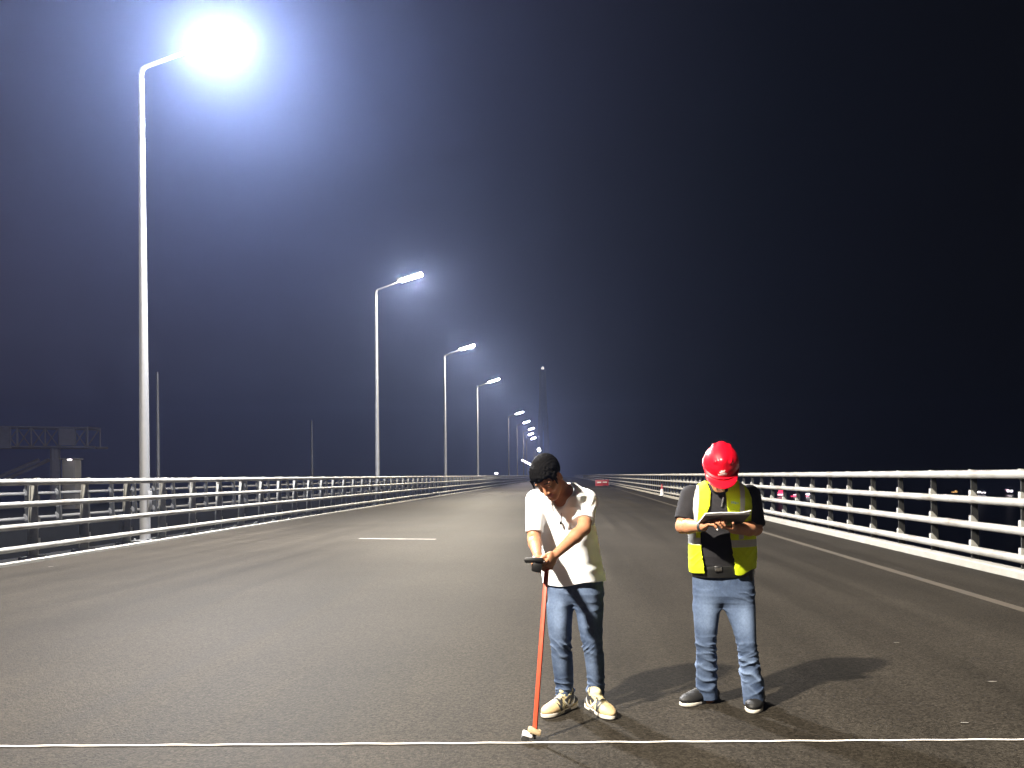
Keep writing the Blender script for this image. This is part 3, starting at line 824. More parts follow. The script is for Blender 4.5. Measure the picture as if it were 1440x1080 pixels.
def make_shoe(name, toe, heel, parent, origin, style, ankle):
    toe = np.array(toe); heel = np.array(heel); toe[2] = heel[2] = 0
    f = nrm(toe - heel); up = np.array((0, 0, 1.0)); s = np.cross(f, up)
    L = 0.285 if style == 'sneaker' else 0.275
    c = (toe + heel) / 2; h0 = c - f * L / 2
    A = np.array([s, f, up])
    W = lambda x, y, z: h0 + s * x + f * y * L + up * z
    lo = np.minimum(W(-.09, -.15, 0), W(.09, 1.15, .2)); hi = np.maximum(W(-.09, -.15, 0), W(.09, 1.15, .2))
    lo = np.minimum(lo, np.minimum(W(.09, -.15, 0), W(-.09, 1.15, 0))) - .02; hi = np.maximum(hi, np.maximum(W(.09, -.15, 0), W(-.09, 1.15, .2))) + .02
    lo[2] = -.012; hi[2] = .17
    fd = Field(lo, hi, .0035)
    k = .035; th = .030 if style == 'sneaker' else .024
    for (y, w_, z, r) in ((.12, .032, .045, .036), (.3, .036, .045, .036), (.55, .040, .042, .034), (.75, .044, .040, .032), (.88, .034, .038, .028)):
        fd.un(ell(W(0, y, z), (w_ + .008, .06, r), A), k)
    fd.un(cap(W(0, .22, .05), W(0, .24, .115), .040, .042), .03)
    fd.un(cap(W(0, .30, .09), W(0, .66, .055), .036, .030), .03)
    if style == 'sneaker':
        fd.un(cap(W(0, .36, .120), W(0, .42, .128), .028, .022), .015)      # tongue
        for y in (.44, .50, .56, .62): fd.un(cap(W(-.026, y, .108 - (y - .44) * .16), W(.026, y, .108 - (y - .44) * .16), .006), .003)
    fd.cut(lambda X, Y, Z: (th - .006) - Z + 0 * X + 0 * Y)
    def col(V):
        q = (V - h0) @ A.T; x, y, z = q[:, 0], q[:, 1] / L, q[:, 2]
        if style == 'sneaker':
            c_ = np.tile((0.40, 0.335, 0.19), (len(V), 1))
            dark = (np.abs(z - .050 - .05 * np.sin(y * 9)) < .017) & (y < .74) & (y > .02)
            dark |= (np.abs(y - .70 + z * .8) < .030) & (z > .05)
            dark |= (y < .22) & (z > .045) & (z < .10)
            dark |= (np.abs(x) > .020) & (np.abs(np.sin(y * 16 + z * 40)) < .42) & (y > .15) & (y < .70) & (z > .045)
            dark |= (np.abs(z - .072 + .045 * np.sin(y * 13 + 2)) < .006) & (y > .2) & (y < .66)
            dark |= (np.abs(x) > .034) & (np.abs(z - .095 + .12 * np.abs(y - .3)) < .010) & (y < .5)
            c_[dark] = (0.022, 0.022, 0.024)
            wh = (np.abs(z - .068 - .03 * np.sin(y * 11 + 1)) < .008) & (y < .5); c_[wh] = (0.55, 0.54, 0.50)
            c_[(y > .78)] = (0.40, 0.295, 0.16)
            c_[(z > .105) & (y > .3)] = (0.44, 0.40, 0.24)
        else:
            c_ = np.tile((0.010, 0.0098, 0.010), (len(V), 1))
            c_[(y > .35) & (y < .62) & (np.abs(x) < .03) & (np.sin(y * L * 420) > .2)] = (0.06, 0.06, 0.06)
        return c_
    sh = field_obj(name, fld=fd, mt=M['shoe'], parent=parent, origin=origin, col=col)
    fs = Field(lo, hi, .0035)
    for (y, w_) in ((.13, .040), (.35, .039), (.55, .043), (.75, .049), (.87, .042)):
        fs.un(ell(W(0, y, th / 2), (w_ + .004, .062, th * 1.6), A), .03)
    fs.cut(lambda X, Y, Z: np.maximum(Z - th + 0 * X + 0 * Y, .0005 - Z + 0 * X + 0 * Y))
    def col2(V):
        q = (V - h0) @ A.T; y, z = q[:, 1] / L, q[:, 2]
        c_ = np.tile((0.48, 0.45, 0.39), (len(V), 1))
        if style == 'sneaker': c_[(z < .008)] = (0.02, 0.02, 0.02); c_[(y > .30) & (y < .55) & (z < .022)] = (0.05, 0.045, 0.04)
        else: c_[(z < .005) | (y < .60)] = (0.02, 0.02, 0.02)
        return c_
    field_obj('sole', fs, M['sole'], sh, origin * 0 + np.zeros(3) + origin, col=col2)
    return sh

# ================================================================== the man in the white T-shirt
def man_white():
    YW = math.radians(30)
    org = np.array((P(808, 1000, 4.9)[0], 4.93, 0.0))
    root = empty('person', org)
    tag(root, 'man in white V-neck T-shirt and jeans bending his head over the red rod', 'person', 'men working on the road')
    legL = [(983, 783, 807, 4.935, .060), (960, 781, 806, 4.93, .061), (930, 777, 805, 4.915, .066), (907, 775, 803, 4.895, .070), (880, 771, 803, 4.91, .080), (850, 769, 806, 4.95, .090), (828, 776, 804, 4.98, .080)]
    legR = [(983, 826, 849, 4.955, .060), (960, 827, 850, 4.95, .061), (930, 824, 849, 4.935, .066), (907, 820, 847, 4.91, .070), (880, 814, 847, 4.925, .080), (850, 809, 848, 4.96, .090), (828, 812, 841, 4.98, .080)]
    pel = [(850, 782, 836, 4.98, .050), (843, 774, 844, 4.98, .085), (832, 769, 848, 4.99, .112), (814, 770, 847, 5.0, .115), (806, 774, 842, 5.0, .108)]
    tor = [(815, 777, 837, 5.0, .098), (790, 773, 836, 4.985, .115), (760, 768, 835, 4.95, .117), (735, 763, 831, 4.91, .118), (712, 760, 828, 4.87, .112), (697, 763, 824, 4.85, .095), (688, 774, 815, 4.85, .07), (682, 782, 807, 4.845, .055)]
    S1, E1, W1 = P(753, 704, 4.86), P(751, 757, 4.76), P(756, 781, 4.56)
    S2, E2, W2 = P(826, 704, 4.87), P(821, 743, 4.68), P(781, 780, 4.53)
    A = head_frame(36, 30, 13); O = P(770.5, 672.5, 4.65)
    allp = np.array([S1, E1, W1, S2, E2, W2, O])
    lo = (P(735, 700, 4.7)[0] - .03, 4.33, -.01); hi = (P(852, 700, 4.9)[0] + .03, 5.16, 1.64)
    # ---- body
    fb = Field(lo, hi, .0042)
    for rows in (legL, legR): fb.un(stack(rows, -.008, squeeze=.82, yaw=YW), .03)
    fb.un(stack(pel, -.012, yaw=YW), .04); fb.un(stack(tor, -.006, ex=2.8, yaw=YW), .05)
    fb.un(cap(P(758, 702, 4.86), P(820, 702, 4.87), .045), .04)
    for an, toe in ((P(794, 985, 4.94), G(776, 1008)), (P(836, 985, 4.96), G(851, 1008))):
        fb.un(cap(an, (toe * .6 + np.array((an[0], an[1], 0)) * .4) + np.array((0, 0, .045)), .033, .024), .03)
    arm(fb, S1, E1, W1); arm(fb, S2, E2, W2)
    fb.un(cap(P(794, 694, 4.85), P(779, 680, 4.735), .060, .054), .03)      # neck
    head(fb, O, A)
    # right hand holds the black device, left hand the rod
    d1 = nrm(P(755, 791, 4.45) - W1); hand(fb, W1, (.02, -.80, -.45), (0.1, 0.45, -1), 1, [(.95, 1.25, .9)] * 4, .95, .4, 0.0)
    d2 = nrm(P(770, 797, 4.47) - W2)
    hand(fb, W2, d2, (-.75, .75, .1), -1, [(.10, .22, .15), (.65, .95, .6), (.75, 1.0, .7), (.8, 1.0, .7)], .98, .5, .02, (.25, .95, .55))
    def col(V):
        c = np.tile(SKIN, (len(V), 1))
        t = (0.5 + 0.5 * np_noise(V, 30, 4))[:, None]
        c = c * (0.94 + .12 * t)
        return head_colour(V, O, A, SKIN, c)
    field_obj('body', fb, M['skin'], root, org, col=col)
    # ---- hair
    fh = Field(O - .16, O + .17, .0035)
    W = lambda x, y, z: O + A[0] * x + A[1] * y + A[2] * z
    fh.un(ell(W(0, -.014, .042), (.085, .104, .088), A), 0)
    fh.un(ell(W(0, -.045, .060), (.082, .075, .080), A), .03)
    # parted fringe, cleared face, ears and nape
    fh.sub(ell(W(0.006, .125, -.012), (.068, .070, .068), A), .012)
    fh.sub(ell(W(.045, .098, .030), (.035, .040, .035), A), .015)
    fh.sub(rbox(W(0, .06, -.10), (.3, .22, .19), A, .01), .015)
    for s in (-1, 1): fh.sub(ell(W(s * .085, .004, -.020), (.03, .040, .034), A), .012)
    rl = random.Random(3)
    for q in range(26):                                                         # locks of the swept fringe and the sides
        t = q / 25
        x0 = .020 - .066 * t; x1 = x0 - .030 - .012 * rl.random()
        zf = .050 + .016 * rl.random() - .026 * t
        x1 = max(x1, -.068)
        def on(x, z, o=0.0): return W(x, -.014 + .107 * math.sqrt(max(.02, 1 - (x / .088) ** 2 - ((z - .042) / .091) ** 2)) - o, z)
        xm = (x0 + x1) / 2; zm = (.100 + zf) / 2
        fh.un(cap(on(x0, .112, .010), on(xm, zm, .007), .008, .0085), .008)
        fh.un(cap(on(xm, zm, .007), on(x1, zf, .010), .0085, .0028), .003)
    for q in range(280):                                                        # strands breaking up the crown
        th = rl.uniform(-PI, PI); ph = rl.uniform(.05, 1.35)
        def sp(t_, p_): return W(.087 * math.sin(p_) * math.sin(t_), -.014 + .106 * math.sin(p_) * math.cos(t_), .042 + .090 * math.cos(p_))
        t2 = th + rl.uniform(-.25, .25)
        fh.un(cap(sp(th, ph), sp(t2, min(1.5, ph + .38)) + A[2] * rl.uniform(.001, .005), rl.uniform(.005, .0085), .0028), .0015)
    for sgn in (-1, 1):
        for q in range(3):
            y0 = .052 - .017 * q; fh.un(cap(W(sgn * .080, y0, .045), W(sgn * .083, y0 + .006, .004 - .010 * rl.random() - (.012 if q == 0 else 0)), .008, .0035), .004)
    for s in (-1, 1): fh.sub(ell(W(s * .092, .004, -.022), (.034, .036, .044), A), .010)
    fh.cut(lambda X, Y, Z: -(((X - O[0]) * A[2, 0] + (Y - O[1]) * A[2, 1] + (Z - O[2]) * A[2, 2]) + .055))
    def hd(V, n):
        q = (V - O) @ A.T
        ang = np.arctan2(q[:, 0], q[:, 1] + .02)
        return .0012 * np.sin(q[:, 0] * 420 + q[:, 1] * 190 + 3 * np_noise(V, 30, 2)) + .003 * np_noise(V, 45, 8) + .0016 * np_noise(V, 140, 9)
    field_obj('hair', fh, M['hair'], root, org, disp=hd, col=lambda V: np.tile((0.0028, 0.0026, 0.0028), (len(V), 1)))
    # ---- T-shirt
    ft = Field((lo[0], 4.55, .78), (hi[0], 5.2, 1.55), .0045)
    shirt = [(826, 766, 850, 5.0, .142), (805, 765, 847, 4.995, .140), (790, 765, 843, 4.985, .137), (760, 763, 838, 4.95, .135), (735, 759, 833, 4.91, .134), (712, 756, 830, 4.87, .126), (697, 759, 827, 4.85, .108), (688, 770, 818, 4.85, .085), (680, 780, 809, 4.85, .066)]
    ft.un(stack(shirt, .004, ex=3.5, yaw=YW), 0)
    ft.un(cap(P(757, 702, 4.86), P(822, 701, 4.87), .056), .04)
    s1e = S1 + (E1 - S1) * .86; s2e = S2 + (E2 - S2) * .75
    ft.un(cap(S1, s1e, .063, .056), .035); ft.un(cap(S2, s2e, .064, .060), .035)
    for (Sa, Ea, en) in ((S1, E1, s1e), (S2, E2, s2e)):                       # square sleeve ends
        dn = nrm(Ea - Sa)
        ft.sub(rbox(en + dn * .05, (.17, .17, .10), np.array([nrm(np.cross(dn, (0, 1, .2))), nrm(np.cross(dn, np.cross(dn, (0, 1, .2)))), dn]), .004), .004)
    nk = P(789, 690, 4.78)
    ft.sub(ell(nk, (.078, .16, .060)), .012)                                   # neck opening
    ft.sub(ell(P(786, 699, 4.70), (.052, .12, .075), ), .012)
    ft.sub(cap(P(786, 695, 4.65), P(785, 714, 4.70), .05, .016), .01)
    ft.un(stack([(815, 800, 812, 5.0, .02), (800, 800, 812, 5.0, .02)]), 0)
    hz = P(805, 818, 5.0)[2]
    ft.cut(lambda X, Y, Z: (hz + .06 * (X - P(805, 818, 5.0)[0]) + .012 * np.sin(X * 18) ) - Z + 0 * Y)
    kz = P(800, 800, 4.9)[2]
    def td(V, n):
        w = folds(V, kz, .09, .11, .0065, .9, 12) + folds(V, kz + .2, .14, .13, .0045, -.8, 18) + folds(V, P(0, 715, 4.87)[2], .05, .05, .004, 1.2, 21) * (V[:, 0] > S2[0] - .06)
        return w + .003 * np_noise(V, 22, 31)
    field_obj('t_shirt', ft, M['tee'], root, org, disp=td, col=lambda V: np.tile((0.79, 0.81, 0.83), (len(V), 1)))
    # ---- jeans
    fj = Field((lo[0], 4.75, .04), (hi[0], 5.18, .95), .0045)
    for rows in (legL, legR): fj.un(stack(rows, .002, ex=2.6, yaw=YW), .012)
    fj.un(stack(pel, .002, ex=2.8, yaw=YW), .05)
    kL, kR = P(789, 907, 4.9), P(833, 907, 4.9)
    def jd(V, n):
        w = folds(V, kL[2], .055, .05, .0125, .5, 3, .2) + folds(V, .13, .07, .05, .0125, .5, 5)
        w = w + folds(V, P(0, 846, 4.95)[2], .06, .06, .0075, np.where(V[:, 0] < P(808, 0, 5)[0], -.7, .7), 8) + folds(V, .42, .10, .07, .004, .4, 9)
        return w + .0025 * np_noise(V, 26, 12)
    zt = P(0, 868, 4.9)[2]
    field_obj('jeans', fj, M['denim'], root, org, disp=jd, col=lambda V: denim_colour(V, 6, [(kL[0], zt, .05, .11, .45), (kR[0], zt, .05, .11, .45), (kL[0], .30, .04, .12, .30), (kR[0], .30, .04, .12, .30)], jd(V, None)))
    # ---- shoes
    make_shoe('shoe', G(768, 1009), G(806, 994), root, org, 'sneaker', None)
    make_shoe('shoe', G(857, 1010), G(831, 996), root, org, 'sneaker', None)
    # ---- neck cord and clip
    bm = bmesh.new()
    pts = [P(797, 700, 4.80), P(794, 710, 4.755), P(791.5, 716, 4.742), P(789, 724, 4.745), P(787.5, 733, 4.752)]
    add_tube(bm, [Vector(p - org) for p in pts], .0028, 8); nc = obj('neck_cord', bm, M['steel_dim'], root)
    bm = bmesh.new(); q = P(788.5, 735.5, 4.747) - org
    add_box(bm, q, (.014, .012, .02), None, .004); obj('clip', bm, M['black_plastic'], nc)
    return W1, W2
W1, W2 = man_white()

# ---- red rod with its foot
g = G(751, 1043); top = P(769.5, 792, 4.505)
root = empty('measuring_rod', g); tag(root, 'red measuring rod held upright by the man in white, its foot on the white cord', 'measuring rod')
dv = Vector(top - g); ln = dv.length; Rm = dv.to_track_quat('Z', 'Y').to_matrix().to_4x4()
bm = bmesh.new(); add_box(bm, (0, 0, ln / 2 + .02), (.027, .016, ln - .05), Rm, .004); obj('rod', bm, M['rod_red'], root)
bm = bmesh.new(); add_box(bm, (0, 0, ln - .008), (.030, .019, .03), Rm, .005); obj('end_cap', bm, M['black_plastic'], root)
bm = bmesh.new()
Rf = Matrix.Rotation(math.radians(20), 4, 'Y')
add_box(bm, (-.018, 0, .058), (.078, .055, .026), Rf, .010); obj('foot_housing', bm, M['beige_plastic'], root)
bm = bmesh.new(); add_box(bm, (-.050, -.004, .030), (.058, .062, .015), Rf, .006); obj('foot_trim', bm, M['white_plastic'], root)
bm = bmesh.new(); add_lathe(bm, [(.004, -.03), (.020, -.028), (.022, -.02), (.022, .02), (.020, .028), (.004, .03)], 20, (-.052, 0, .024), Matrix.Rotation(PI / 2, 3, 'X')); obj('roller', bm, M['black_rubber'], root)
bm = bmesh.new(); add_tube(bm, [(0.002, 0, .05), (0.004, 0, .016)], [.012, .006], 10); obj('spike', bm, M['black_plastic'], root)

# ---- black hand-held device of the man in white
c0, c1 = P(739, 787.5, 4.47), P(764, 787.5, 4.47)
ctr = (c0 + c1) / 2 + np.array((0, -.045, .004))
root = empty('handheld_meter', ctr); tag(root, 'flat black handheld device in the right hand of the man in white', 'device')
bm = bmesh.new(); add_box(bm, (0, .01, 0), (.112, .07, .026), Matrix.Rotation(math.radians(-12), 4, 'X'), .009); obj('body', bm, M['black_plastic'], root)
bm = bmesh.new(); add_box(bm, (.026, -.008, -.034), (.056, .060, .052), Matrix.Rotation(math.radians(14), 4, 'Y'), .010); obj('grip', bm, M['black_plastic'], root)
bm = bmesh.new(); add_box(bm, (-.012, .012, .0145), (.06, .045, .003), Matrix.Rotation(math.radians(-12), 4, 'X'), .001); obj('screen', bm, M['dark_lens'], root)

# ================================================================== the man in the red helmet
def man_helmet():
    org = np.array((P(1020, 1000, 4.95)[0], 4.98, 0.0))
    root = empty('person', org)
    tag(root, 'man in red safety helmet and yellow reflective vest writing on a clipboard', 'person', 'men working on the road')
    legL = [(987, 982, 1009, 5.07, .066), (965, 978, 1009, 5.055, .069), (930, 979, 1008, 5.03, .070), (905, 978, 1007, 5.0, .073), (880, 976, 1010, 5.0, .082), (850, 974, 1014, 5.02, .092), (832, 982, 1010, 5.03, .080)]
    legR = [(991, 1046, 1073, 4.93, .066), (965, 1043, 1074, 4.93, .069), (930, 1039, 1068, 4.94, .070), (905, 1036, 1064, 4.93, .073), (880, 1028, 1063, 4.96, .082), (850, 1016, 1062, 5.0, .092), (832, 1022, 1053, 5.02, .080)]
    pel = [(852, 988, 1046, 5.01, .050), (845, 979, 1057, 5.01, .085), (835, 973, 1062, 5.02, .115), (803, 973, 1059, 5.03, .120), (794, 975, 1058, 5.03, .118)]
    tor = [(803, 976, 1057, 5.03, .115), (780, 975, 1056, 5.01, .128), (760, 974, 1056, 5.0, .132), (735, 973, 1056, 4.99, .128), (715, 972, 1056, 4.98, .122), (700, 973, 1053, 4.98, .112), (690, 980, 1046, 4.98, .085), (682, 993, 1034, 4.97, .06)]
    S1, E1, W1 = P(971, 697, 4.985), P(960, 740, 4.93), P(989, 740.5, 4.73)
    S2, E2, W2 = P(1055, 697, 4.985), P(1062, 743, 4.93), P(1031, 744, 4.74)
    A = head_frame(44, 4, -3); O = P(1012.5, 661.5, 4.80)
    lo = (P(945, 700, 4.8)[0] - .03, 4.53, -.01); hi = (P(1082, 700, 5.0)[0] + .03, 5.22, 1.72)
    fb = Field(lo, hi, .0042)
    for rows in (legL, legR): fb.un(stack(rows, -.010, squeeze=.80), .03)
    fb.un(stack(pel, -.016), .04); fb.un(stack(tor, -.004), .05)
    fb.un(cap(P(976, 698, 4.985), P(1050, 698, 4.985), .045), .04)
    for an, toe in ((P(994, 982, 5.06), G(972, 992)), (P(1060, 988, 4.94), G(1060, 1002))):
        fb.un(cap(an, (toe * .5 + np.array((an[0], an[1], 0)) * .5) + np.array((0, 0, .045)), .033, .024), .03)
    arm(fb, S1, E1, W1, (.054, .046, .046, .029)); arm(fb, S2, E2, W2, (.054, .046, .046, .029))
    fb.un(cap(P(1013, 690, 4.96), P(1013, 672, 4.87), .064, .060), .03)
    head(fb, O, A)
    hand(fb, W1, P(1004, 731, 4.66) - W1, (.35, .25, -.8), 1, [(.45, .6, .5), (.5, .7, .5), (.55, .7, .5), (.6, .8, .5)], .95, .35)
    hand(fb, W2, P(1008, 739, 4.67) - W2, (0, -.15, 1), -1, [(.1, .25, .2), (.1, .3, .2), (.15, .3, .25), (.2, .3, .3)], .95, .3)
    def col(V):
        c = np.tile(SKIN * 1.0, (len(V), 1)) * (0.94 + .12 * (0.5 + 0.5 * np_noise(V, 30, 4))[:, None])
        return head_colour(V, O, A, SKIN, c)
    field_obj('body', fb, M['skin'], root, org, col=col)
    W = lambda x, y, z: O + A[0] * x + A[1] * y + A[2] * z
    # hair below the helmet
    fh = Field(O - .17, O + .17, .004)
    fh.un(ell(W(0, -.016, .036), (.082, .100, .084), A), 0)
    fh.sub(ell(W(0, .125, -.02), (.085, .09, .085), A), .012)
    for s in (-1, 1): fh.sub(ell(W(s * .085, .004, -.020), (.03, .042, .036), A), .012)
    fh.cut(lambda X, Y, Z: -(((X - O[0]) * A[2, 0] + (Y - O[1]) * A[2, 1] + (Z - O[2]) * A[2, 2]) + .05))
    field_obj('hair', fh, M['hair'], root, org, disp=lambda V, n: .003 * np_noise(V, 90, 8), col=lambda V: np.tile((0.0028, 0.0026, 0.0028), (len(V), 1)))
    # ---- helmet
    fk = Field(O - .22, O + .24, .0034)
    fk.un(ell(W(0, -.012, .062), (.108, .128, .104), A), 0)
    fk.un(cap(W(0, -.085, .128), W(0, .060, .134), .026, .022), .035)           # crown ridge
    for s in (-1, 1): fk.un(cap(W(s * .046, -.085, .133), W(s * .044, .066, .132), .012, .010), .014)
    dl = lambda X, Y, Z: ((X - O[0]) * A[2, 0] + (Y - O[1]) * A[2, 1] + (Z - O[2]) * A[2, 2])
    fk.cut(lambda X, Y, Z: .048 - dl(X, Y, Z))
    fk.un(ell(W(0, -.008, .048), (.116, .140, .010), A), .008)                 # rim
    fk.un(ell(W(0, .082, .038), (.100, .104, .009), np.array([A[0], nrm(A[1] - .18 * A[2]), nrm(A[2] + .18 * A[1])])), .012)    # peak
    fk.sub(ell(W(0, -.012, .038), (.098, .116, .095), A), 0)
    def hc(V):
        q = (V - O) @ A.T; x, y, z = q[:, 0], q[:, 1], q[:, 2]
        c = np.tile((0.47, 0.003, 0.014), (len(V), 1))
        e = (z > .06) & (z < .112) & (y > .05)
        t = (z - .066)
        m = e & ((np.abs(t - .006 - .10 * x) < .0045) & (np.abs(x) < .027) | (np.abs(t - .018 + .12 * x) < .0045) & (np.abs(x - .002) < .021) | (np.abs(t - .030 - .10 * x) < .0045) & (np.abs(x) < .013))
        c[m] = (0.80, 0.74, 0.72)
        return c
    field_obj('helmet', fk, M['helmet'], root, org, col=hc)
    # ---- polo shirt
    fp = Field((lo[0], 4.6, .82), (hi[0], 5.22, 1.56), .0045)
    polo = [(806, 974, 1058, 5.03, .128), (780, 972, 1058, 5.01, .142), (760, 972, 1058, 5.0, .145), (735, 971, 1058, 4.99, .139), (715, 970, 1058, 4.98, .132), (700, 971, 1055, 4.98, .120), (690, 977, 1049, 4.98, .100), (682, 988, 1039, 4.97, .076)]
    fp.un(stack(polo, 0), 0)
    fp.un(cap(P(975, 697, 4.985), P(1051, 697, 4.985), .056), .04)
    s1e = S1 + (E1 - S1) * .80; s2e = S2 + (E2 - S2) * .94
    fp.un(cap(S1, s1e, .066, .064), .035); fp.un(cap(S2, s2e, .068, .068), .035)
    for (Sa, Ea, en) in ((S1, E1, s1e), (S2, E2, s2e)):
        dn = nrm(Ea - Sa)
        fp.sub(rbox(en + dn * .055, (.19, .19, .11), np.array([nrm(np.cross(dn, (0, 1, .2))), nrm(np.cross(dn, np.cross(dn, (0, 1, .2)))), dn]), .004), .004)
    # collar
    fp.un(cap(P(994, 682, 4.95), P(1006, 690, 4.865), .016, .013), .012); fp.un(cap(P(1033, 682, 4.95), P(1021, 690, 4.865), .016, .013), .012)
    fp.sub(cap(P(1013, 676, 4.90), P(1013, 688, 4.85), .052, .026), .01)
    fp.sub(cap(P(1013, 660, 4.95), P(1013, 682, 4.96), .074, .068), .01)
    pz = P(1013, 740, 4.98)[2]
    fp.cut(lambda X, Y, Z: P(1013, 798, 4.89)[2] - Z + 0 * X + 0 * Y)
    field_obj('polo_shirt', fp, M['polo'], root, org, disp=lambda V, n: folds(V, pz - .13, .12, .075, .005, .5, 41) + folds(V, pz + .05, .08, .05, .004, -.6, 43) + .002 * np_noise(V, 24, 44), col=lambda V: np.tile((0.013, 0.0125, 0.015), (len(V), 1)))
    # ---- zip of the polo
    bm = bmesh.new(); a0, a1 = P(1017, 699, 4.842) - org, P(1014.5, 712.5, 4.842) - org
    add_tube(bm, [Vector(a0), Vector(a1)], .006, 8); obj('zip', bm, M['chrome'], root)
    # ---- vest
    fv = Field((lo[0], 4.6, .80), (hi[0], 5.24, 1.56), .0042)
    vs = [(811, 971, 1060, 5.02, .146), (795, 969, 1062, 5.015, .155), (780, 969, 1063, 5.01, .160), (760, 969, 1062, 5.0, .162), (735, 968, 1061, 4.99, .156), (715, 967, 1060, 4.98, .148), (700, 968, 1058, 4.98, .136), (690, 972, 1053, 4.98, .120), (682, 981, 1045, 4.975, .096), (677, 989, 1038, 4.97, .080)]
    fv.un(stack(vs, .003), 0)
    # armholes: cut the sides away above the elbows, following the sleeves
    for (Sa, Ea, s) in ((S1, E1, -1), (S2, E2, 1)):
        fv.sub(cap(Sa + np.array((s * .052, 0, .07)), Sa + np.array((s * .050, 0, -.10)), .062, .058), .01)
    # neck
    fv.sub(cap(P(1013, 660, 4.95), P(1013, 684, 4.955), .078, .072), .01)
    # open front
    tab = np.array(sorted([(P(0, v, 4.85)[2], P(l, v, 4.85)[0], P(r, v, 4.85)[0]) for v, l, r in ((820, 993, 1036), (800, 990.5, 1034), (780, 987.5, 1030), (760, 986.5, 1027), (740, 990, 1024.5), (720, 998, 1022), (700, 1000, 1021.5), (688, 997, 1028), (676, 992, 1036), (665, 988, 1040))]))
    def wedge(X, Y, Z):
        z = Z.ravel(); l = np.interp(z, tab[:, 0], tab[:, 1])[None, None, :]; r = np.interp(z, tab[:, 0], tab[:, 2])[None, None, :]
        d = np.minimum(X - l, r - X)                              # >0 inside the opening
        return np.minimum(d, (4.99 - Y))
    fv.cut(wedge)
    zb = P(1013, 804, 4.88)[2]; xc = P(1013, 804, 4.88)[0]
    fv.cut(lambda X, Y, Z: (zb - .02 + .10 * np.abs(X - xc) * 0 + np.where(np.abs(X - xc) < .13, .0, .25 * (np.abs(X - xc) - .13)) + .008 * np.sin(X * 40)) - Z + 0 * Y)
    xz = lambda u, v: P(u, v, 4.86)
    zh0, zh1 = P(0, 775.5, 4.86)[2], P(0, 765.5, 4.86)[2]
    def vc(V):
        x, y, z = V[:, 0], V[:, 1], V[:, 2]
        c = np.tile((0.58, 0.70, 0.012), (len(V), 1))
        grey = np.array((0.42, 0.42, 0.40))
        zz = z - .02 * (x > xz(1013, 0)[0])
        zz2 = z + .012 * (x > xz(1013, 0)[0])
        band = (zz2 > zh0) & (zz2 < zh1); c[band] = grey
        # shoulder straps run down front and back
        for (ut, vt, ub, vb, hw) in ((982, 672, 975.5, 764, .0165), (1046, 672, 1041, 764, .0165)):
            a, b = xz(ut, vt), xz(ub, vb)
            t = ((z - b[2]) / (a[2] - b[2])).clip(-.2, 1.3); xx = b[0] + (a[0] - b[0]) * t
            m = (np.abs(x - xx) < hw) & (z > zh1 - .01); c[m] = grey
        # printed badge on the chest
        a = xz(1027, 710); b = xz(1037.5, 704); w_ = (x - a[0]) / (b[0] - a[0]); h_ = (z - a[2]) / (b[2] - a[2])
        m = (w_ > 0) & (w_ < 1) & (h_ > .1) & (h_ < .9) & (y < 4.93) & ((np.sin(w_ * 26) > -.35) & (np.abs(h_ - .55 - .15 * np.sin(w_ * 6)) < .26))
        c[m] = (0.16, 0.33, 0.50)
        return c
    def vd(V, n):
        return folds(V, P(0, 790, 4.9)[2], .06, .055, .0075, .8, 51) + folds(V, P(0, 745, 4.9)[2], .09, .09, .005, -.6, 53) + .0025 * np_noise(V, 20, 55)
    field_obj('reflective_vest', fv, M['vest'], root, org, disp=vd, col=vc)
    # ---- jeans and belt
    fj = Field((lo[0], 4.78, .02), (hi[0], 5.22, .94), .0045)
    for rows in (legL, legR): fj.un(stack(rows, .002, ex=2.6, yaw=math.radians(10)), .012)
    fj.un(stack(pel, .003, ex=2.5, yaw=math.radians(8)), .05)
    kL, kR = P(993, 905, 5.0), P(1050, 905, 4.94)
    def jd(V, n):
        w = folds(V, kL[2] - .02, .07, .055, .012, .5, 63, .2) + folds(V, .20, .15, .068, .0135, np.where(V[:, 0] < org[0], .45, -.35), 65)
        w = w + folds(V, P(0, 842, 5.0)[2], .045, .055, .0055, np.where(V[:, 0] < P(1014, 0, 5)[0], -.5, .6), 68)
        return w + .0025 * np_noise(V, 26, 72)
    zt = P(0, 875, 4.95)[2]
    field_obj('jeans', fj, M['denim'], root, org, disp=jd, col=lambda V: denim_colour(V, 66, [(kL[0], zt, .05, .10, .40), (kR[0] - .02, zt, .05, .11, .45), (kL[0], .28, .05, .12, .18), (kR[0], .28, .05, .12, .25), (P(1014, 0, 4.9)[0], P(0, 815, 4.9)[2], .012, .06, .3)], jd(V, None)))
    fl = Field((lo[0], 4.85, .80), (hi[0], 5.2, 1.0), .004)
    fl.un(stack([(808.5, 973, 1059.5, 5.03, .136), (797, 973.5, 1059, 5.03, .143), (793, 974.5, 1058, 5.03, .143)], .003), 0)
    bl = field_obj('belt', fl, mat('belt', (.005, .005, .005), .45), root, org)
    bm = bmesh.new(); q = P(1010, 799.5, 4.882) - org
    add_box(bm, q, (.048, .012, .036), None, .006); obj('buckle', bm, M['chrome'], bl)
    bm = bmesh.new(); q = P(1053, 808, 4.95) - org
    add_box(bm, q, (.05, .05, .085), None, .012); obj('pouch', bm, M['leather'], bl)
    make_shoe('shoe', G(964, 992), G(1004, 983.5), root, org, 'plain', None)
    make_shoe('shoe', G(1058, 1003), G(1067, 985), root, org, 'plain', None)
    # ---- wristwatch
    d = nrm(W1 - E1); c = W1 - d * .012 - org
    T = Matrix.Translation(Vector(c)) @ Vector(d).to_track_quat('Z', 'Y').to_matrix().to_4x4()
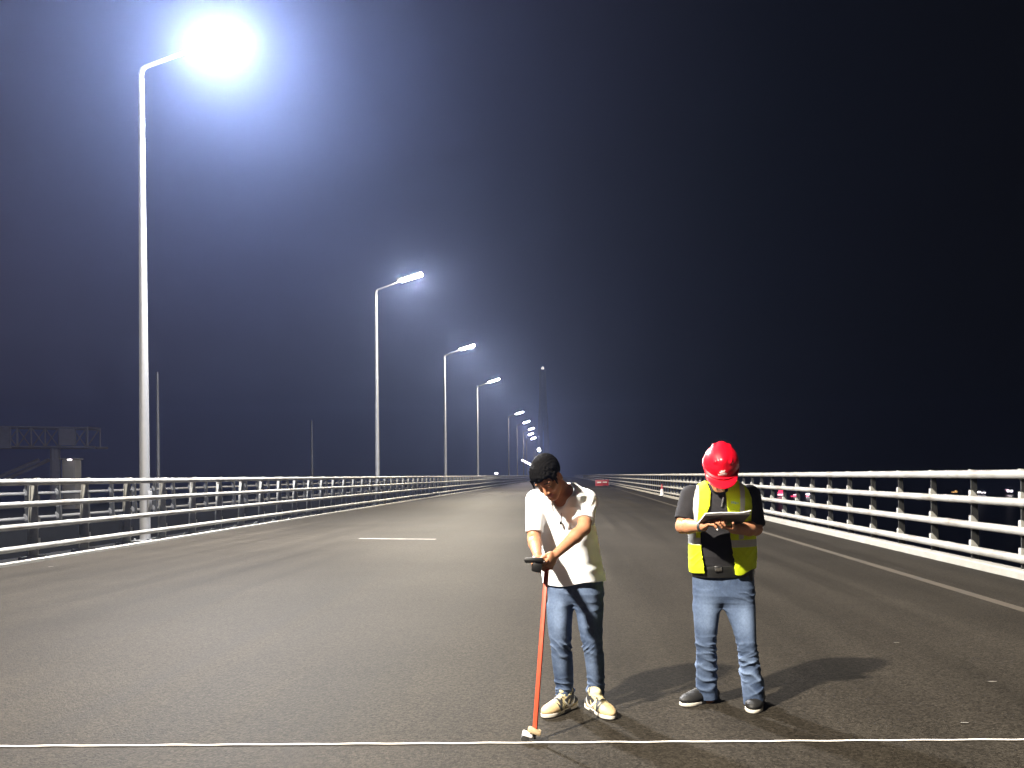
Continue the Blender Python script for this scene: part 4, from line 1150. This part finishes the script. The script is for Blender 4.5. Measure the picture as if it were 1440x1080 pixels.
    bm = bmesh.new(); add_lathe(bm, [(.030, -.013), (.0345, -.011), (.0345, .011), (.030, .013)], 24, (0, 0, 0), T); w_ = obj('wristwatch', bm, M['black_rubber'], root)
man_helmet()

# ---- clipboard with papers and pen
n0, n1 = P(991, 724.5, 4.60), P(1056, 722.5, 4.64)
ex = nrm(n1 - n0); ey = nrm(np.array((0, .93, -.40)) - ex * (np.array((0, .93, -.40)) @ ex)); ez = np.cross(ex, ey)
wd = float(np.linalg.norm(n1 - n0)); T = Matrix(((ex[0], ey[0], ez[0], 0), (ex[1], ey[1], ez[1], 0), (ex[2], ey[2], ez[2], 0), (0, 0, 0, 1)))
root = empty('clipboard', n0); tag(root, 'dark backed clipboard with white papers held level by the man in the red helmet', 'clipboard')
bm = bmesh.new(); add_box(bm, (wd / 2, .105, 0), (wd, .21, .004), T, .0015); obj('board', bm, M['board'], root)
bm = bmesh.new()
nx = 24; tops, bots = [], []
for i in range(nx + 1):
    t = i / nx; x = .004 + t * (wd - .002)
    lift = .004 + .012 * max(0, t - .72) ** 1.3 * 6 + .003 * math.sin(t * 5)
    rowt, rowb = [], []
    for j, y in enumerate((-.004, .06, .13, .20)):
        z = lift * (1 - j * .28) + .003
        rowt.append(bm.verts.new(T @ Vector((x, y, z + .005)))); rowb.append(bm.verts.new(T @ Vector((x, y, z))))
    tops.append(rowt); bots.append(rowb)
for i in range(nx):
    for j in range(3):
        bm.faces.new((tops[i][j], tops[i + 1][j], tops[i + 1][j + 1], tops[i][j + 1])); bm.faces.new((bots[i][j + 1], bots[i + 1][j + 1], bots[i + 1][j], bots[i][j]))
    bm.faces.new((bots[i][0], bots[i + 1][0], tops[i + 1][0], tops[i][0])); bm.faces.new((tops[i][3], tops[i + 1][3], bots[i + 1][3], bots[i][3]))
for k in (0, nx):
    for j in range(3): bm.faces.new((tops[k][j], tops[k][j + 1], bots[k][j + 1], bots[k][j]))
obj('papers', bm, M['paper'], root, 30)
bm = bmesh.new(); add_box(bm, (.02, .105, .012), (.03, .10, .012), T, .004); obj('clip', bm, M['chrome'], root)
pa, pb = P(1000, 727, 4.70), P(1009, 745.5, 4.63)
root = empty('pen', pa); tag(root, 'white pen in the right hand of the man in the red helmet', 'pen')
bm = bmesh.new(); add_tube(bm, [(0, 0, 0), Vector(pb - pa) * .85, Vector(pb - pa)], [.0045, .0045, .003], 10); obj('barrel', bm, M['white_plastic'], root)
bm = bmesh.new(); add_tube(bm, [Vector(pa - pb) * .02, Vector(pa - pb) * .10], [.003, .001], 8); obj('tip', bm, M['black_plastic'], root)

# ------------------------------------------------------------------ sky, haze, camera
w = bpy.data.worlds.new('World'); sc.world = w; w.use_nodes = True
nt = w.node_tree; bg = nt.nodes['Background']
tc = N(nt, 'ShaderNodeTexCoord'); sep = N(nt, 'ShaderNodeSeparateXYZ'); nt.links.new(tc.outputs['Generated'], sep.inputs[0])
mr = N(nt, 'ShaderNodeMapRange'); mr.interpolation_type = 'SMOOTHSTEP'
mr.inputs[1].default_value = 0.28; mr.inputs[2].default_value = -0.75; mr.inputs[3].default_value = 0; mr.inputs[4].default_value = 1
nt.links.new(sep.outputs[0], mr.inputs[0])
mx = N(nt, 'ShaderNodeMix', data_type='RGBA'); mx.inputs[6].default_value = (0.0016, 0.0016, 0.0015, 1); mx.inputs[7].default_value = (0.036, 0.030, 0.044, 1)
nt.links.new(mr.outputs[0], mx.inputs[0]); nt.links.new(mx.outputs[2], bg.inputs['Color']); bg.inputs['Strength'].default_value = 1.0

bm = bmesh.new(); add_box(bm, (0, 640, 45), (2400, 1400, 156))
me = bpy.data.meshes.new('haze'); bm.to_mesh(me); bm.free()
hz = bpy.data.materials.new('haze_air'); hz.use_nodes = True; nt = hz.node_tree
for n in list(nt.nodes):
    if n.type == 'BSDF_PRINCIPLED': nt.nodes.remove(n)
pv = nt.nodes.new('ShaderNodeVolumePrincipled'); pv.inputs['Density'].default_value = 0.00078
pv.inputs['Color'].default_value = (0.37, 0.49, 0.97, 1); pv.inputs['Anisotropy'].default_value = 0.80
nt.links.new(pv.outputs[0], nt.nodes['Material Output'].inputs['Volume'])
o = link('haze', me, hz); o['kind'] = 'stuff'

cam = bpy.data.cameras.new('Camera'); co = bpy.data.objects.new('Camera', cam); C.objects.link(co); sc.camera = co
cam.sensor_width = 36; cam.lens = 36 * FPX / 1440; cam.clip_end = 20000; cam.clip_start = 0.05
cam.shift_x = (720 - U0) / 1440; cam.shift_y = (V0 - 540) / 1440
Rm = Matrix(((RC, RS, 0, 0), (0, 0, -1, 0), (-RS, RC, 0, 0), (0, 0, 0, 1)))
co.matrix_world = Matrix.Translation((0, 0, EYE)) @ Rm

sc.view_settings.view_transform = 'Standard'; sc.view_settings.look = 'None'
sc.view_settings.exposure = 0.0; sc.view_settings.gamma = 1.0
cy = sc.cycles
cy.use_denoising = True
cy.max_bounces = 6; cy.diffuse_bounces = 3; cy.glossy_bounces = 3; cy.volume_bounces = 0; cy.transmission_bounces = 2
cy.sample_clamp_indirect = 8.0
cy.caustics_reflective = False; cy.caustics_refractive = False
